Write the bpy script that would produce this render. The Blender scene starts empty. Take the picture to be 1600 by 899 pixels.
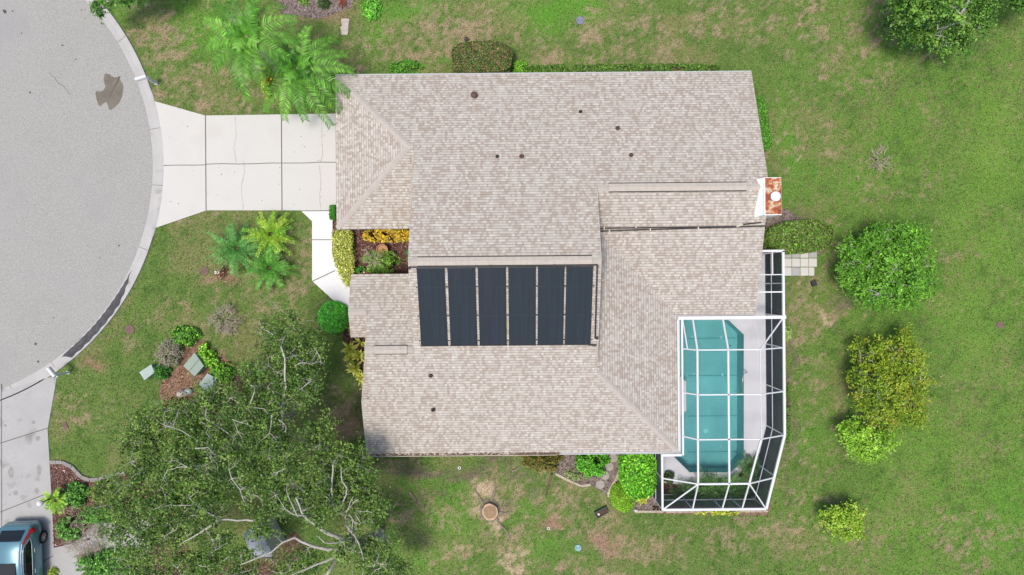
import bpy, bmesh, math, random
import numpy as np
from mathutils import Vector, Matrix

# ------------------------------------------------------------------ camera, sky, sun, exposure
S = bpy.context.scene
COL = S.collection
ROLL = math.radians(0.5)          # the house stands half a degree off the picture's axes
HC, FPX = 38.0, 1064.0            # camera height in metres, focal length in photo pixels
cam = bpy.data.cameras.new('camera'); camo = bpy.data.objects.new('camera', cam); COL.objects.link(camo)
camo.location = (0, 0, HC); camo.rotation_euler = (0, 0, -ROLL)
cam.sensor_fit = 'HORIZONTAL'; cam.angle = 2*math.atan(800/FPX)
cam.clip_start = .5; cam.clip_end = 3000
S.camera = camo
SUN_EL, SUN_AZ = 76.0, 235.0       # azimuth clockwise from +Y
w = bpy.data.worlds.new('World'); S.world = w; w.use_nodes = True
nt = w.node_tree; bg = nt.nodes['Background']
sky = nt.nodes.new('ShaderNodeTexSky'); sky.sky_type = 'NISHITA'; sky.sun_disc = False
sky.sun_elevation = math.radians(SUN_EL); sky.sun_rotation = math.radians(SUN_AZ)
sky.air_density = 1.0; sky.dust_density = 3.0; sky.ozone_density = 1.0
nt.links.new(sky.outputs[0], bg.inputs[0]); bg.inputs[1].default_value = 0.125
sun = bpy.data.lights.new('sun', 'SUN'); sun.energy = 2.1; sun.angle = math.radians(12); sun.color = (1, .93, .82)
suno = bpy.data.objects.new('sun', sun); COL.objects.link(suno); suno.location = (0, 0, 60)
az, el = math.radians(SUN_AZ), math.radians(SUN_EL)
sd = Vector((math.sin(az)*math.cos(el), math.cos(az)*math.cos(el), math.sin(el)))
suno.rotation_euler = sd.to_track_quat('Z', 'Y').to_euler()
vs = S.view_settings; vs.view_transform = 'Standard'; vs.look = 'None'; vs.gamma = 1; vs.use_curve_mapping = False
vs.exposure = 0.50
S.render.engine = 'CYCLES'
S.cycles.max_bounces = 6; S.cycles.transparent_max_bounces = 12

# ------------------------------------------------------------------ measuring: photo pixel at a height -> metres
cT, sT = math.cos(ROLL), math.sin(ROLL)
def P(px, py, z=0.0):
    s = (HC - z)/FPX; u = (px-800)*s; v = (449.5-py)*s
    return Vector((u*cT + v*sT, -u*sT + v*cT, z))
def PX(x, y, z=0.0):
    s = (HC - z)/FPX
    return 800 + (x*cT - y*sT)/s, 449.5 - (x*sT + y*cT)/s
K = 1.6
def C(r, g, b, k=K):
    def f(c):
        c /= 255.0
        return (c/12.92 if c <= .04045 else ((c+.055)/1.055)**2.4)/k
    return (f(r), f(g), f(b), 1.0)
def C3(*a): return np.array(C(*a)[:3])

# ------------------------------------------------------------------ value noise
def _hash(ix, iy, seed):
    h = (ix.astype(np.int64)*374761393 + iy.astype(np.int64)*668265263 + seed*1442695041) & 0xffffffff
    h = ((h ^ (h >> 13))*1274126177) & 0xffffffff
    return ((h ^ (h >> 16)) & 0xffff)/65535.0
def vnoise(x, y, seed=0):
    ix, iy = np.floor(x), np.floor(y); fx, fy = x-ix, y-iy
    fx = fx*fx*(3-2*fx); fy = fy*fy*(3-2*fy)
    a = _hash(ix, iy, seed); b = _hash(ix+1, iy, seed); c = _hash(ix, iy+1, seed); d = _hash(ix+1, iy+1, seed)
    return (a*(1-fx)+b*fx)*(1-fy) + (c*(1-fx)+d*fx)*fy
def fbm(x, y, scale, seed=0, oct=4):
    t = np.zeros_like(x, dtype=float); a = .5; n = 0
    for o in range(oct):
        t += a*vnoise(x*scale*2**o + 31.7*o, y*scale*2**o - 17.3*o, seed+o); n += a; a *= .55
    return t/n
def inpoly(x, y, poly):
    r = np.zeros(np.shape(x), bool); n = len(poly); j = n-1
    for i in range(n):
        xi, yi = poly[i][:2]; xj, yj = poly[j][:2]
        if yi != yj:
            c = ((yi > y) != (yj > y)) & (x < (xj-xi)*(y-yi)/(yj-yi)+xi)
            r ^= c
        j = i
    return r

# ------------------------------------------------------------------ materials
def newmat(name):
    m = bpy.data.materials.new(name); m.use_nodes = True
    n = m.node_tree.nodes; return m, n, m.node_tree.links, n['Principled BSDF']
def mat(name, col, rough=.7, amp=.0, scale=3.0, fine=.0, fscale=40., metal=0., bump=0., bscale=60., spec=.3, stain=None, sscale=.6):
    m, n, l, b = newmat(name)
    b.inputs['Roughness'].default_value = rough; b.inputs['Metallic'].default_value = metal
    b.inputs['Specular IOR Level'].default_value = spec
    b.inputs['Base Color'].default_value = col
    tc = n.new('ShaderNodeTexCoord')
    last = None
    def noise(sc, det=4):
        t = n.new('ShaderNodeTexNoise'); t.inputs['Scale'].default_value = sc; t.inputs['Detail'].default_value = det
        l.new(tc.outputs['Object'], t.inputs['Vector']); return t
    if amp or fine or stain:
        hs = n.new('ShaderNodeHueSaturation'); hs.inputs['Color'].default_value = col
        val = None
        for a, sc in ((amp, scale), (fine, fscale)):
            if a:
                t = noise(sc); mr = n.new('ShaderNodeMapRange')
                mr.inputs[1].default_value = .3; mr.inputs[2].default_value = .7
                mr.inputs[3].default_value = 1-a; mr.inputs[4].default_value = 1+a
                l.new(t.outputs[0], mr.inputs[0])
                if val is None: val = mr.outputs[0]
                else:
                    mu = n.new('ShaderNodeMath'); mu.operation = 'MULTIPLY'; l.new(val, mu.inputs[0]); l.new(mr.outputs[0], mu.inputs[1]); val = mu.outputs[0]
        if val is not None: l.new(val, hs.inputs['Value'])
        out = hs.outputs[0]
        if stain:
            t = noise(sscale, 6); mr = n.new('ShaderNodeMapRange'); mr.inputs[1].default_value = stain[1]; mr.inputs[2].default_value = stain[1]+.15
            mr.inputs[3].default_value = 0; mr.inputs[4].default_value = stain[2]
            l.new(t.outputs[0], mr.inputs[0])
            mx = n.new('ShaderNodeMix'); mx.data_type = 'RGBA'; mx.inputs[7].default_value = stain[0]
            l.new(mr.outputs[0], mx.inputs[0]); l.new(out, mx.inputs[6]); out = mx.outputs[2]
        l.new(out, b.inputs['Base Color'])
    if bump:
        t = noise(bscale, 3); bp = n.new('ShaderNodeBump'); bp.inputs['Strength'].default_value = bump; bp.inputs['Distance'].default_value = .02
        l.new(t.outputs[0], bp.inputs['Height']); l.new(bp.outputs[0], b.inputs['Normal'])
    return m

def leafmat(name, rough=.5, trans=.3):
    m, n, l, b = newmat(name)
    at = n.new('ShaderNodeAttribute'); at.attribute_name = 'Col'
    l.new(at.outputs['Color'], b.inputs['Base Color']); b.inputs['Roughness'].default_value = rough
    b.inputs['Specular IOR Level'].default_value = .22
    tr = n.new('ShaderNodeBsdfTranslucent'); l.new(at.outputs['Color'], tr.inputs[0])
    mx = n.new('ShaderNodeMixShader'); mx.inputs[0].default_value = trans
    l.new(b.outputs[0], mx.inputs[1]); l.new(tr.outputs[0], mx.inputs[2])
    l.new(mx.outputs[0], n['Material Output'].inputs[0])
    return m
M = {}
M['leaf'] = leafmat('leaf', .38, .22)
M['blade'] = leafmat('grass_blade', .8, .25)
M['bark'] = mat('bark_grey', C(212, 206, 197), .9, .2, 2.5, .2, 30, bump=.4)
M['bark_brown'] = mat('bark_brown', C(122, 104, 86), .9, .25, 3, .2, 30, bump=.4)
M['deadwood'] = mat('dead_wood', C(205, 190, 172), .9, .2, 3, .15, 30)
M['asphalt'] = mat('asphalt', C(185, 184, 180), .92, .025, .3, .24, 22, bump=.3, bscale=50, stain=(C(176, 175, 175), .54, .5), sscale=.3)
M['concrete'] = mat('concrete', C(233, 231, 226), .85, .025, .5, .03, 22, stain=(C(222, 218, 210), .56, .5), sscale=.5)
M['concrete_grey'] = mat('concrete_grey', C(198, 197, 196), .88, .06, .8, .06, 20, stain=(C(150, 147, 143), .58, .7), sscale=1.2)
M['kerb'] = mat('kerb_concrete', C(210, 208, 206), .88, .06, .9, .06, 22, stain=(C(168, 163, 156), .58, .7), sscale=1.3)
M['white_walk'] = mat('white_painted_concrete', C(248, 248, 250, 1.42), .8, .015, .6, .02, 20)
M['joint'] = mat('joint_dark', C(122, 118, 110), .95, .1, 3)
M['crack'] = mat('crack_dirt', C(196, 190, 176), .95, .1, 3)
M['stain'] = mat('concrete_stain', C(176, 174, 170), .9, .12, 5)
M['wet'] = mat('wet_asphalt', C(120, 112, 98), .5, .22, 1.6, .18, 22, spec=.5)
M['gutterdirt'] = mat('gutter_dirt', C(88, 88, 92), .7, .3, 3, .25, 18)
M['white'] = mat('white_metal', C(246, 247, 250, 1.5), .4, .01, 2)
M['brightwhite'] = mat('bright_white_paint', C(250, 250, 250, 1.12), .6, .02, 2)
M['whitewall'] = mat('stucco', C(222, 216, 205), .9, .03, 1.2, .03, 30)
M['gutter'] = mat('cream_gutter', C(236, 226, 205), .5, .04, 2)
M['debris'] = mat('leaf_litter', C(120, 98, 86), .95, .35, 8, .4, 25)
M['black'] = mat('black_plastic', C(48, 50, 54), .5, .1, 4)
M['pipe'] = mat('black_pipe', C(62, 62, 66), .45, .15, 4)
M['rubber'] = mat('rubber', C(34, 34, 36), .8)
M['ventbrown'] = mat('brown_vent', C(110, 84, 76), .7, .2, 15)
M['ventgrey'] = mat('vent_ring', C(70, 66, 66), .7, .2, 15)
M['lidbrown'] = mat('brown_lid', C(138, 112, 104), .9, .08, 4, .1, 30)
M['lidblue'] = mat('blue_grey_lid', C(140, 146, 170), .7, .15, 6)
M['aqua'] = mat('aqua_lid', C(150, 196, 206), .6, .15, 8)
M['boxgreen'] = mat('pale_green_paint', C(166, 186, 172), .55, .05, 2, .03, 20)
M['boxpale'] = mat('pale_utility_paint', C(190, 208, 202), .55, .06, 3, .03, 20)
M['rock'] = mat('pale_rock', C(214, 200, 192), .9, .15, 4, .1, 25, bump=.4)
M['stone'] = mat('stone_slab', C(186, 178, 170), .9, .12, 4, .1, 25, bump=.3)
M['edging'] = mat('edging_concrete', C(205, 190, 172), .9, .18, 4, .15, 25)
M['edginggrey'] = mat('edging_grey', C(168, 164, 158), .9, .15, 5, .12, 25)
M['terracotta'] = mat('terracotta', C(210, 158, 120), .8, .1, 6)
M['planter'] = mat('teal_planter', C(38, 96, 92), .5, .1, 5)
M['soil'] = mat('potting_soil', C(98, 78, 64), .95, .3, 12, .3, 40)
M['greyroof'] = mat('grey_metal_roof', C(206, 212, 220), .7, .06, 1.5, .05, 20)
M['glass_dark'] = mat('dark_glass', C(24, 30, 36), .08, spec=.6)
M['chrome'] = mat('steel', C(200, 204, 206), .25, metal=.8)
M['cut'] = mat('cut_wood', C(176, 148, 116), .9, .2, 6, .2, 30)
M['cutrim'] = mat('cut_wood_rim', C(224, 192, 160), .9, .15, 6, .15, 30)
M['root'] = mat('root_wood', C(158, 144, 130), .95, .2, 5, .2, 30)

# ------------------------------------------------------------------ mesh builder and scene-graph helpers
class MB:
    def __init__(s): s.v = []; s.f = []; s.mi = []; s.uv = []
    def face(s, pts, mi=0, uv=None):
        b = len(s.v); s.v += [tuple(p) for p in pts]; s.f.append(tuple(range(b, b+len(pts)))); s.mi.append(mi)
        s.uv.append(uv if uv else [(0, 0)]*len(pts))
    def mesh(s, vs_, fs, mi=0):
        b = len(s.v); s.v += [tuple(p) for p in vs_]
        for f in fs: s.f.append(tuple(i+b for i in f)); s.mi.append(mi); s.uv.append([(0, 0)]*len(f))
    def box(s, c, size, rz=0, mi=0, ax=None):
        hx, hy, hz = size[0]/2, size[1]/2, size[2]/2
        if ax is None:
            X = Vector((math.cos(rz), math.sin(rz), 0)); Y = Vector((-math.sin(rz), math.cos(rz), 0)); Z = Vector((0, 0, 1))
        else: X, Y, Z = ax
        c = Vector(c); V = [c + X*a*hx + Y*b_*hy + Z*d*hz for d in (-1, 1) for b_ in (-1, 1) for a in (-1, 1)]
        s.mesh(V, [(0, 2, 3, 1), (4, 5, 7, 6), (0, 1, 5, 4), (2, 6, 7, 3), (0, 4, 6, 2), (1, 3, 7, 5)], mi)
    def bar(s, p, q, wd, ht, mi=0, up=Vector((0, 0, 1))):
        p, q = Vector(p), Vector(q); d = q-p; L = d.length; d.normalize()
        side = d.cross(up)
        if side.length < 1e-3: side = d.cross(Vector((1, 0, 0)))
        side.normalize(); u2 = side.cross(d)
        s.box((p+q)/2, (L, wd, ht), ax=(d, side, u2), mi=mi)
    def tube(s, pts, rads, n=6, mi=0, cap=True):
        pts = [Vector(p) for p in pts]
        if not hasattr(rads, '__len__'): rads = [rads]*len(pts)
        ref = Vector((.3, .2, .93)); rings = []
        b = len(s.v)
        for i, p in enumerate(pts):
            t = (pts[min(i+1, len(pts)-1)] - pts[max(i-1, 0)]);
            if t.length < 1e-6: t = Vector((0, 0, 1))
            t.normalize(); a = t.cross(ref)
            if a.length < .05: a = t.cross(Vector((1, 0, 0)))
            a.normalize(); c = t.cross(a)
            for k in range(n):
                an = 2*math.pi*k/n; s.v.append(tuple(p + (a*math.cos(an)+c*math.sin(an))*rads[i]))
        for i in range(len(pts)-1):
            for k in range(n):
                k2 = (k+1) % n
                s.f.append((b+i*n+k, b+i*n+k2, b+(i+1)*n+k2, b+(i+1)*n+k)); s.mi.append(mi); s.uv.append([(0, 0)]*4)
        if cap:
            s.f.append(tuple(b+k for k in range(n))[::-1]); s.mi.append(mi); s.uv.append([(0, 0)]*n)
            e = b+(len(pts)-1)*n
            s.f.append(tuple(e+k for k in range(n))); s.mi.append(mi); s.uv.append([(0, 0)]*n)
    def lathe(s, c, prof, n=20, mi=0, jit=0, rnd=None):
        b = len(s.v); c = Vector(c)
        jj = [1 + (rnd.uniform(-jit, jit) if rnd else 0) for k in range(n)]
        for r, z in prof:
            for k in range(n):
                a = 2*math.pi*k/n; s.v.append((c.x+r*jj[k]*math.cos(a), c.y+r*jj[k]*math.sin(a), c.z+z))
        for i in range(len(prof)-1):
            for k in range(n):
                k2 = (k+1) % n; s.f.append((b+i*n+k, b+i*n+k2, b+(i+1)*n+k2, b+(i+1)*n+k)); s.mi.append(mi); s.uv.append([(0, 0)]*4)
        if prof[-1][0] > 1e-4:
            e = b+(len(prof)-1)*n; s.f.append(tuple(e+k for k in range(n))); s.mi.append(mi); s.uv.append([(0, 0)]*n)
    def prism(s, poly, z0, z1, mi=0):
        n = len(poly); b = len(s.v)
        ar = sum(poly[i][0]*poly[(i+1) % n][1]-poly[(i+1) % n][0]*poly[i][1] for i in range(n))
        if ar < 0: poly = list(poly)[::-1]
        for z in (z0, z1):
            for p in poly: s.v.append((p[0], p[1], z))
        fs = [tuple(b+n+i for i in range(n)), tuple(b+i for i in range(n))[::-1]] + [(b+i, b+(i+1) % n, b+n+(i+1) % n, b+n+i) for i in range(n)]
        for f in fs: s.f.append(f); s.mi.append(mi); s.uv.append([(0, 0)]*len(f))
    def build(s, name, mats, parent=None, smooth=False, loc=None):
        me = bpy.data.meshes.new(name)
        off = Vector(loc) if loc is not None else (Vector(parent.location) if parent is not None else Vector((0, 0, 0)))
        if parent is not None and parent.parent is not None: off = off + parent.parent.location
        me.from_pydata([(x-off.x, y-off.y, z-off.z) for x, y, z in s.v], [], s.f)
        if not isinstance(mats, (list, tuple)): mats = [mats]
        for m in mats: me.materials.append(m)
        me.polygons.foreach_set('material_index', s.mi)
        if any(u[0] != u[-1] for u in s.uv):
            ul = me.uv_layers.new(name='UVMap'); ul.data.foreach_set('uv', [c for u in s.uv for p in u for c in p])
        if smooth: me.polygons.foreach_set('use_smooth', [True]*len(me.polygons))
        me.update()
        o = bpy.data.objects.new(name, me); COL.objects.link(o)
        if parent is not None: o.parent = parent
        else: o.location = off
        return o
def tag(o, label=None, cat=None, group=None, kind=None):
    if label: o['label'] = label
    if cat: o['category'] = cat
    if group: o['group'] = group
    if kind: o['kind'] = kind
    return o
def thing(name, label, cat, loc, group=None):
    o = bpy.data.objects.new(name, None); COL.objects.link(o); o.location = loc; o.empty_display_size = .3
    return tag(o, label, cat, group)
def struct(o): return tag(o, kind='structure')

def quadmesh(name, V, col, material, parent=None, nper=4):
    """V: (N, nper, 3) world coordinates, col: (N,3)."""
    N = len(V); off = Vector((0, 0, 0)) if parent is None else Vector(parent.location)
    me = bpy.data.meshes.new(name)
    me.vertices.add(N*nper); me.loops.add(N*nper); me.polygons.add(N)
    me.vertices.foreach_set('co', (V.reshape(-1, 3)-np.array(off)).astype(np.float32).ravel())
    me.loops.foreach_set('vertex_index', np.arange(N*nper, dtype=np.int32))
    me.polygons.foreach_set('loop_start', np.arange(0, N*nper, nper, dtype=np.int32))
    try: me.polygons.foreach_set('loop_total', np.full(N, nper, dtype=np.int32))
    except Exception: pass
    a = me.color_attributes.new('Col', 'FLOAT_COLOR', 'POINT')
    cc = np.ones((N*nper, 4), np.float32); cc[:, :3] = np.repeat(col, nper, axis=0)
    a.data.foreach_set('color', cc.ravel())
    me.materials.append(material); me.update(); me.validate()
    o = bpy.data.objects.new(name, me); COL.objects.link(o)
    if parent is not None: o.parent = parent
    return o
def norm(a): return a/np.maximum(np.linalg.norm(a, axis=-1, keepdims=True), 1e-9)
def leafquads(c, nrm, L, W, rng, axis=None):
    """rhombus leaves at centres c with normals nrm; length L, width W arrays."""
    N = len(c); nrm = norm(nrm)
    r = rng.normal(size=(N, 3)) if axis is None else axis
    t = norm(r - nrm*np.sum(r*nrm, 1, keepdims=True)); b = np.cross(nrm, t)
    L = np.broadcast_to(L, N)[:, None]; W = np.broadcast_to(W, N)[:, None]
    p0 = c - t*L*.5; p2 = c + t*L*.5 - nrm*L*.12
    p1 = c + b*W*.5 + nrm*W*.15 - t*L*.05; p3 = c - b*W*.5 + nrm*W*.15 - t*L*.05
    return np.stack([p0, p1, p2, p3], 1)
LEAFK = .88
def pickcol(N, cols, rng, var=.18, wts=None, k=None):
    cols = np.array([C(*c, k or LEAFK)[:3] for c in cols]); i = rng.choice(len(cols), N, p=wts)
    return cols[i]*np.exp(rng.normal(0, var*1.7, (N, 1)))

# ================================================================== LARGE STRUCTURE
# ---- house outline and roof planes (metres; slope 4.4 in 12)
PT = .367; ZE = 2.6
zN = lambda x, y: ZE + PT*(11.1-y)
zS = lambda x, y: ZE + PT*(y+8.6)
zW = lambda x, y: ZE + PT*(x+9.1)
zGS = lambda x, y: ZE + PT*(y-3.1)
zBR = ZE + PT*5.6
zB = lambda x, y: zBR - PT*(y+3.0)
zEN = lambda x, y: zB(0, -1.15) + PT*1.15*(-1) + PT*(y+1.15) + PT*1.15
zST = lambda x, y: zS(0, -5.7) - PT*(y+5.7)
zC = lambda x, y: ZE + PT*(y+1.5)
zD = lambda x, y: ZE + PT*(8.55-x)
ROOF = [
 ([(-9.1, 11.1), (-5.1, 7.1), (-4.85, 7.1), (-4.85, 1.25), (4.2, 1.25), (4.2, 4.8), (12.55, 4.8), (12.55, 11.1)], zN, 'x'),
 ([(-9.1, 11.1), (-9.1, 3.1), (-5.1, 7.1)], zW, 'y'),
 ([(-9.1, 3.1), (-4.86, 3.1), (-4.86, 7.1), (-5.1, 7.1)], zGS, 'x'),
 ([(-4.85, 1.25), (-4.85, -3.0), (-7.25, -3.0), (-7.25, -5.7), (-7.65, -5.7), (-7.65, -8.6), (8.55, -8.6), (4.2, -4.25), (4.2, 1.25)], zS, 'x'),
 ([(-4.86, -3.0), (-4.86, .75), (-8.2, .75), (-8.2, -1.15), (-7.25, -1.15), (-7.25, -3.0)], zB, 'x'),
 ([(-8.2, -1.15), (-8.2, -2.45), (-7.26, -2.45), (-7.26, -1.15)], zEN, 'x'),
 ([(-7.65, -3.02), (-7.65, -5.7), (-7.26, -5.7), (-7.26, -3.02)], zST, 'x'),
 ([(4.21, 4.8), (4.21, 2.84), (8.55, -1.5), (12.65, -1.5), (12.55, 4.8)], zC, 'x'),
 ([(8.55, -1.5), (4.21, 2.84), (4.21, -4.26), (8.55, -8.6)], zD, 'y'),
]
def Zr(x, y):
    best = None
    for poly, f, _ in ROOF:
        if inpoly(np.array([x]), np.array([y]), poly)[0]:
            z = f(x, y); best = z if best is None else max(best, z)
    return best if best is not None else ZE
def PR(px, py):
    z = 3.5
    for _ in range(6):
        p = P(px, py, z); z = Zr(p.x, p.y)
    return Vector((p.x, p.y, z))

# ---- drives, walks, beds: outlines
def PL(pts, z=0): return [tuple(P(x, y, z)[:2]) for x, y in pts]
RC = (-33.3, 7.03); R1, R2 = 13.3, 13.92
def rk(px, py):
    p = P(px, py); return math.atan2(p.y-RC[1], p.x-RC[0])
def arcpt(a, r): return (RC[0]+r*math.cos(a), RC[1]+r*math.sin(a))
drive_out = [arcpt(rk(245, 158), R2+.01)] + PL([(321, 181), (526, 178), (528, 329), (323, 329)]) + [arcpt(rk(244, 356), R2+.01)]
drive_out += [arcpt(a, R2+.01) for a in np.linspace(rk(244, 356), rk(245, 158), 10)[1:-1]]
d2 = PL([(90, 586), (75, 671), (78, 722), (84, 830), (87, 935), (-70, 960), (-90, 640)])
front_walk = PL([(470, 329), (526, 328.5), (520, 345), (519, 395), (527, 418), (552, 446), (552, 520), (547, 493), (488, 439), (488, 346)])
nwalk = PL([(84.6, 856), (112, 850), (150, 818), (192, 800), (236, 815), (232, 862), (160, 872), (118, 905), (112, 960), (87.5, 960)])
bed_court = PL([(519, 345), (660, 345), (660, 440), (545, 440), (527, 418), (519, 395)])
bed_box = PL([(262, 570), (285, 536), (318, 532), (372, 575), (384, 620), (350, 660), (255, 635), (248, 612)])
bed_nb = PL([(79, 723), (98, 722), (113, 729), (128, 745), (150, 750), (170, 744), (196, 739), (260, 760), (300, 899), (300, 950), (118, 950), (150, 870), (84, 856)])
bed_s1 = PL([(872, 700), (1036, 700), (1036, 799), (990, 799), (953, 776), (938, 766), (922, 757), (908, 759), (868, 740)])
bed_top = PL([(430, -20), (560, -20), (548, 12), (500, 30), (440, 22)])
bed_ent = PL([(541, 492), (600, 500), (600, 640), (585, 690), (560, 560), (535, 530)])
bed_ch = PL([(1180, 320), (1232, 328), (1252, 345), (1290, 372), (1284, 396), (1180, 400)])
bed_pool = PL([(1020, 790), (1205, 790), (1200, 806), (1040, 803), (1020, 802)])
bed_cage = PL([(1021, 753), (1062, 757), (1140, 753), (1170, 724), (1192, 690), (1191, 706), (1166, 772), (1018, 772)])
pavers = PL([(1222, 391), (1278, 394), (1274, 431), (1222, 431)])
house_fp = [(-8.5, 10.5), (12, 10.5), (12, -1.5), (14, -1.6), (14, -7.8), (13, -11.5), (7.8, -11.5), (7.8, -8), (-7, -8), (-7, .2), (-5, .2), (-5, 3.6), (-8.5, 3.6)]
POOL = PL([(1030, 500), (1138, 500), (1162, 523), (1162, 718), (1142, 738), (1077, 738), (1050, 711), (1050, 660), (1064, 648), (1071.5, 641), (1071.5, 597), (1063, 589), (1030, 589)])
deck_o = [(8.0, 1.75), (14.08, 1.75), (14.08, -7.79), (13.09, -11.6), (7.74, -11.6), (7.74, -8.0), (8.0, -8.0)]

# ---- lawn colour field: grass greens, darker green patches, straw, soil and sand by place
def field(x, y):
    s = HC/FPX; px = 800+(x*cT-y*sT)/s; py = 449.5-(x*sT+y*cT)/s
    wx = (fbm(x, y, .5, 3)-.5)*70; wy = (fbm(x, y, .5, 9)-.5)*70
    qx, qy = px+wx, py+wy
    def G(lst):
        t = np.zeros_like(px)
        for cx, cy, rx, ry, a in lst:
            t = np.maximum(t, a*np.exp(-(((qx-cx)/rx)**2+((qy-cy)/ry)**2)))
        return t
    dry = G([(255,75,70,55,.7),(330,150,90,35,.6),(280,140,60,40,.6),(370,120,40,40,.5),(450,70,50,40,.4),(700,55,75,45,.95),(680,90,60,30,.8),(600,70,50,35,.55),(560,90,40,30,.5),(840,65,60,30,.7),(935,45,40,22,.95),
      (960,92,110,20,.6),(1030,60,90,50,.5),(1150,30,90,30,.45),(1300,55,90,50,.65),(1350,100,80,40,.55),(1444,105,25,10,.8),(1230,180,30,25,.6),(1270,225,50,40,.5),(1380,290,70,30,.3),(1430,170,20,8,.6),(1390,130,16,8,.6),
      (1262,500,32,90,.75),(1240,570,22,90,.7),(1262,640,40,60,.65),(1250,740,50,60,.6),(1225,830,80,40,.7),(1360,870,30,10,.4),(1510,840,70,30,.5),(1300,375,25,40,.6),(1330,475,30,18,.8),(1395,300,60,15,.4),(1500,400,30,14,.5),
      (1200,210,20,60,.5),(350,500,60,40,.45),(470,455,45,40,.6),(400,450,60,25,.5),(395,500,40,30,.5),(110,665,22,12,.8),(130,640,60,30,.3),(300,470,40,20,.3),(305,340,60,14,.4),(480,370,20,40,.5),
      (520,640,40,30,.6),(630,800,45,30,.7),(700,880,40,20,.6),(840,765,80,30,.65),(880,800,60,40,.6),(780,770,90,60,.55),(680,790,40,30,.4),(950,845,35,25,.85),(905,890,70,12,.6),(720,870,30,15,.8),(805,850,40,40,.6),(1020,850,120,30,.35),(640,730,80,14,.6),(1130,830,80,20,.4),(205,515,20,14,.5),(820,880,50,20,.5)])
    dry = dry*(1-.42*np.clip((px-1120)/120, 0, 1)*np.clip((900-py)/300, 0, 1))
    pink = G([(145,577,14,9,1.),(490,15,60,14,.8),(350,432,18,8,.7),(870,820,20,12,.8),(945,850,16,14,.8),(535,565,12,12,.7),(530,655,18,20,.7)])
    sand = G([(757,768,22,20,.85),(775,820,14,30,.6),(735,750,10,10,.5),(800,862,40,10,.5),(745,800,12,16,.6),(712,865,24,9,.5),(850,730,20,20,.3),(1300,488,8,14,.7),(1315,380,12,12,.5),(800,880,30,10,.6)])
    soil = G([(655,731,55,9,.9),(725,735,30,12,.8),(765,715,25,8,.9),(790,722,20,12,.6),(1243,340,22,14,.9),(1222,345,30,14,.8),(1330,460,24,12,.5),(700,745,20,10,.6),(680,770,12,8,.5),(810,745,16,8,.5),(790,800,14,10,.5),(620,770,12,6,.6),(648,855,14,5,.6),(570,620,8,60,.8),(830,772,10,14,.5),(1480,72,50,14,.5),(1345,655,20,10,.5),(1310,780,14,10,.5),(1225,600,7,160,.6)])
    bright = G([(870,12,90,26,1.),(640,12,60,16,.8),(200,10,60,18,.6),(330,40,60,60,.7),(650,745,50,14,.5),(820,800,30,24,.5),(860,860,50,20,.5),(650,880,70,30,.7),(690,810,60,40,.7),(720,760,50,20,.5),(1580,800,60,60,.4),(1330,280,30,20,.4),(1260,280,20,20,.4),(1225,230,16,90,.6),(680,105,60,10,.6),(1250,690,40,15,.4),(850,100,50,10,.5),(590,35,25,30,.7)])
    yell = G([(1530,255,60,55,.65),(1565,200,30,60,.5),(1490,340,40,30,.45),(1555,380,45,40,.4),(1500,480,40,30,.3),(1530,540,40,30,.4),(1400,830,60,30,.25),(1450,700,60,60,.2),(1520,310,30,40,.4)])
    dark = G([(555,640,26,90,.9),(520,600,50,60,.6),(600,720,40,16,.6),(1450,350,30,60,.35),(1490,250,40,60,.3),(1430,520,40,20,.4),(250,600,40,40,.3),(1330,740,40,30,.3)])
    n1 = fbm(x, y, .55, 21); n2 = fbm(x, y, 1.9, 33); n3 = fbm(x, y, 6., 41, 3)
    right = np.clip((px-1150)/250, 0, 1)
    base = C3(114, 141, 72)[None]*(1-right[:, None]) + C3(113, 151, 66)[None]*right[:, None]
    def mixc(c, col, a): a = np.clip(a, 0, 1)[:, None]; return c*(1-a) + np.array(col)[None]*a
    c = mixc(base, C3(88, 124, 56), np.clip((n2-.5)*4+(n3-.5)*1.5, 0, .8))
    c = mixc(c, C3(152, 146, 102), np.clip((n1-.5)*3.2*(1-.65*right)+(n3-.5)*1.6+.04, 0, .6))
    c = mixc(c, C3(132, 172, 72), np.clip(yell*1.2*(n2+.3), 0, .8))
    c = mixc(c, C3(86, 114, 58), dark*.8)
    c = mixc(c, C3(108, 168, 58), bright*np.clip(.3+n2*1.2, 0, 1))
    n4 = fbm(x, y, 2.6, 61, 4)
    dd = np.clip((dry*1.1 + (n2-.5)*1.3 + (n4-.5)*2.2 + (n3-.5)*2.2 - .34)*1.25, 0, 1)*np.clip(dry*8, 0, 1)
    c = mixc(c, C3(182, 160, 132), dd*.78)
    c = mixc(c, C3(178, 138, 122), np.clip(pink*(.5+n3), 0, .85))
    c = mixc(c, C3(122, 110, 100), np.clip(soil*(.4+n3*1.2), 0, .9))
    c = mixc(c, C3(212, 188, 160), np.clip((sand*1.3+(n3-.5)*1.2-.3)*1.5, 0, .95))
    bare = np.clip(dd*.6 + soil + sand + pink*.7, 0, 1)
    return c, bare

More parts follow.
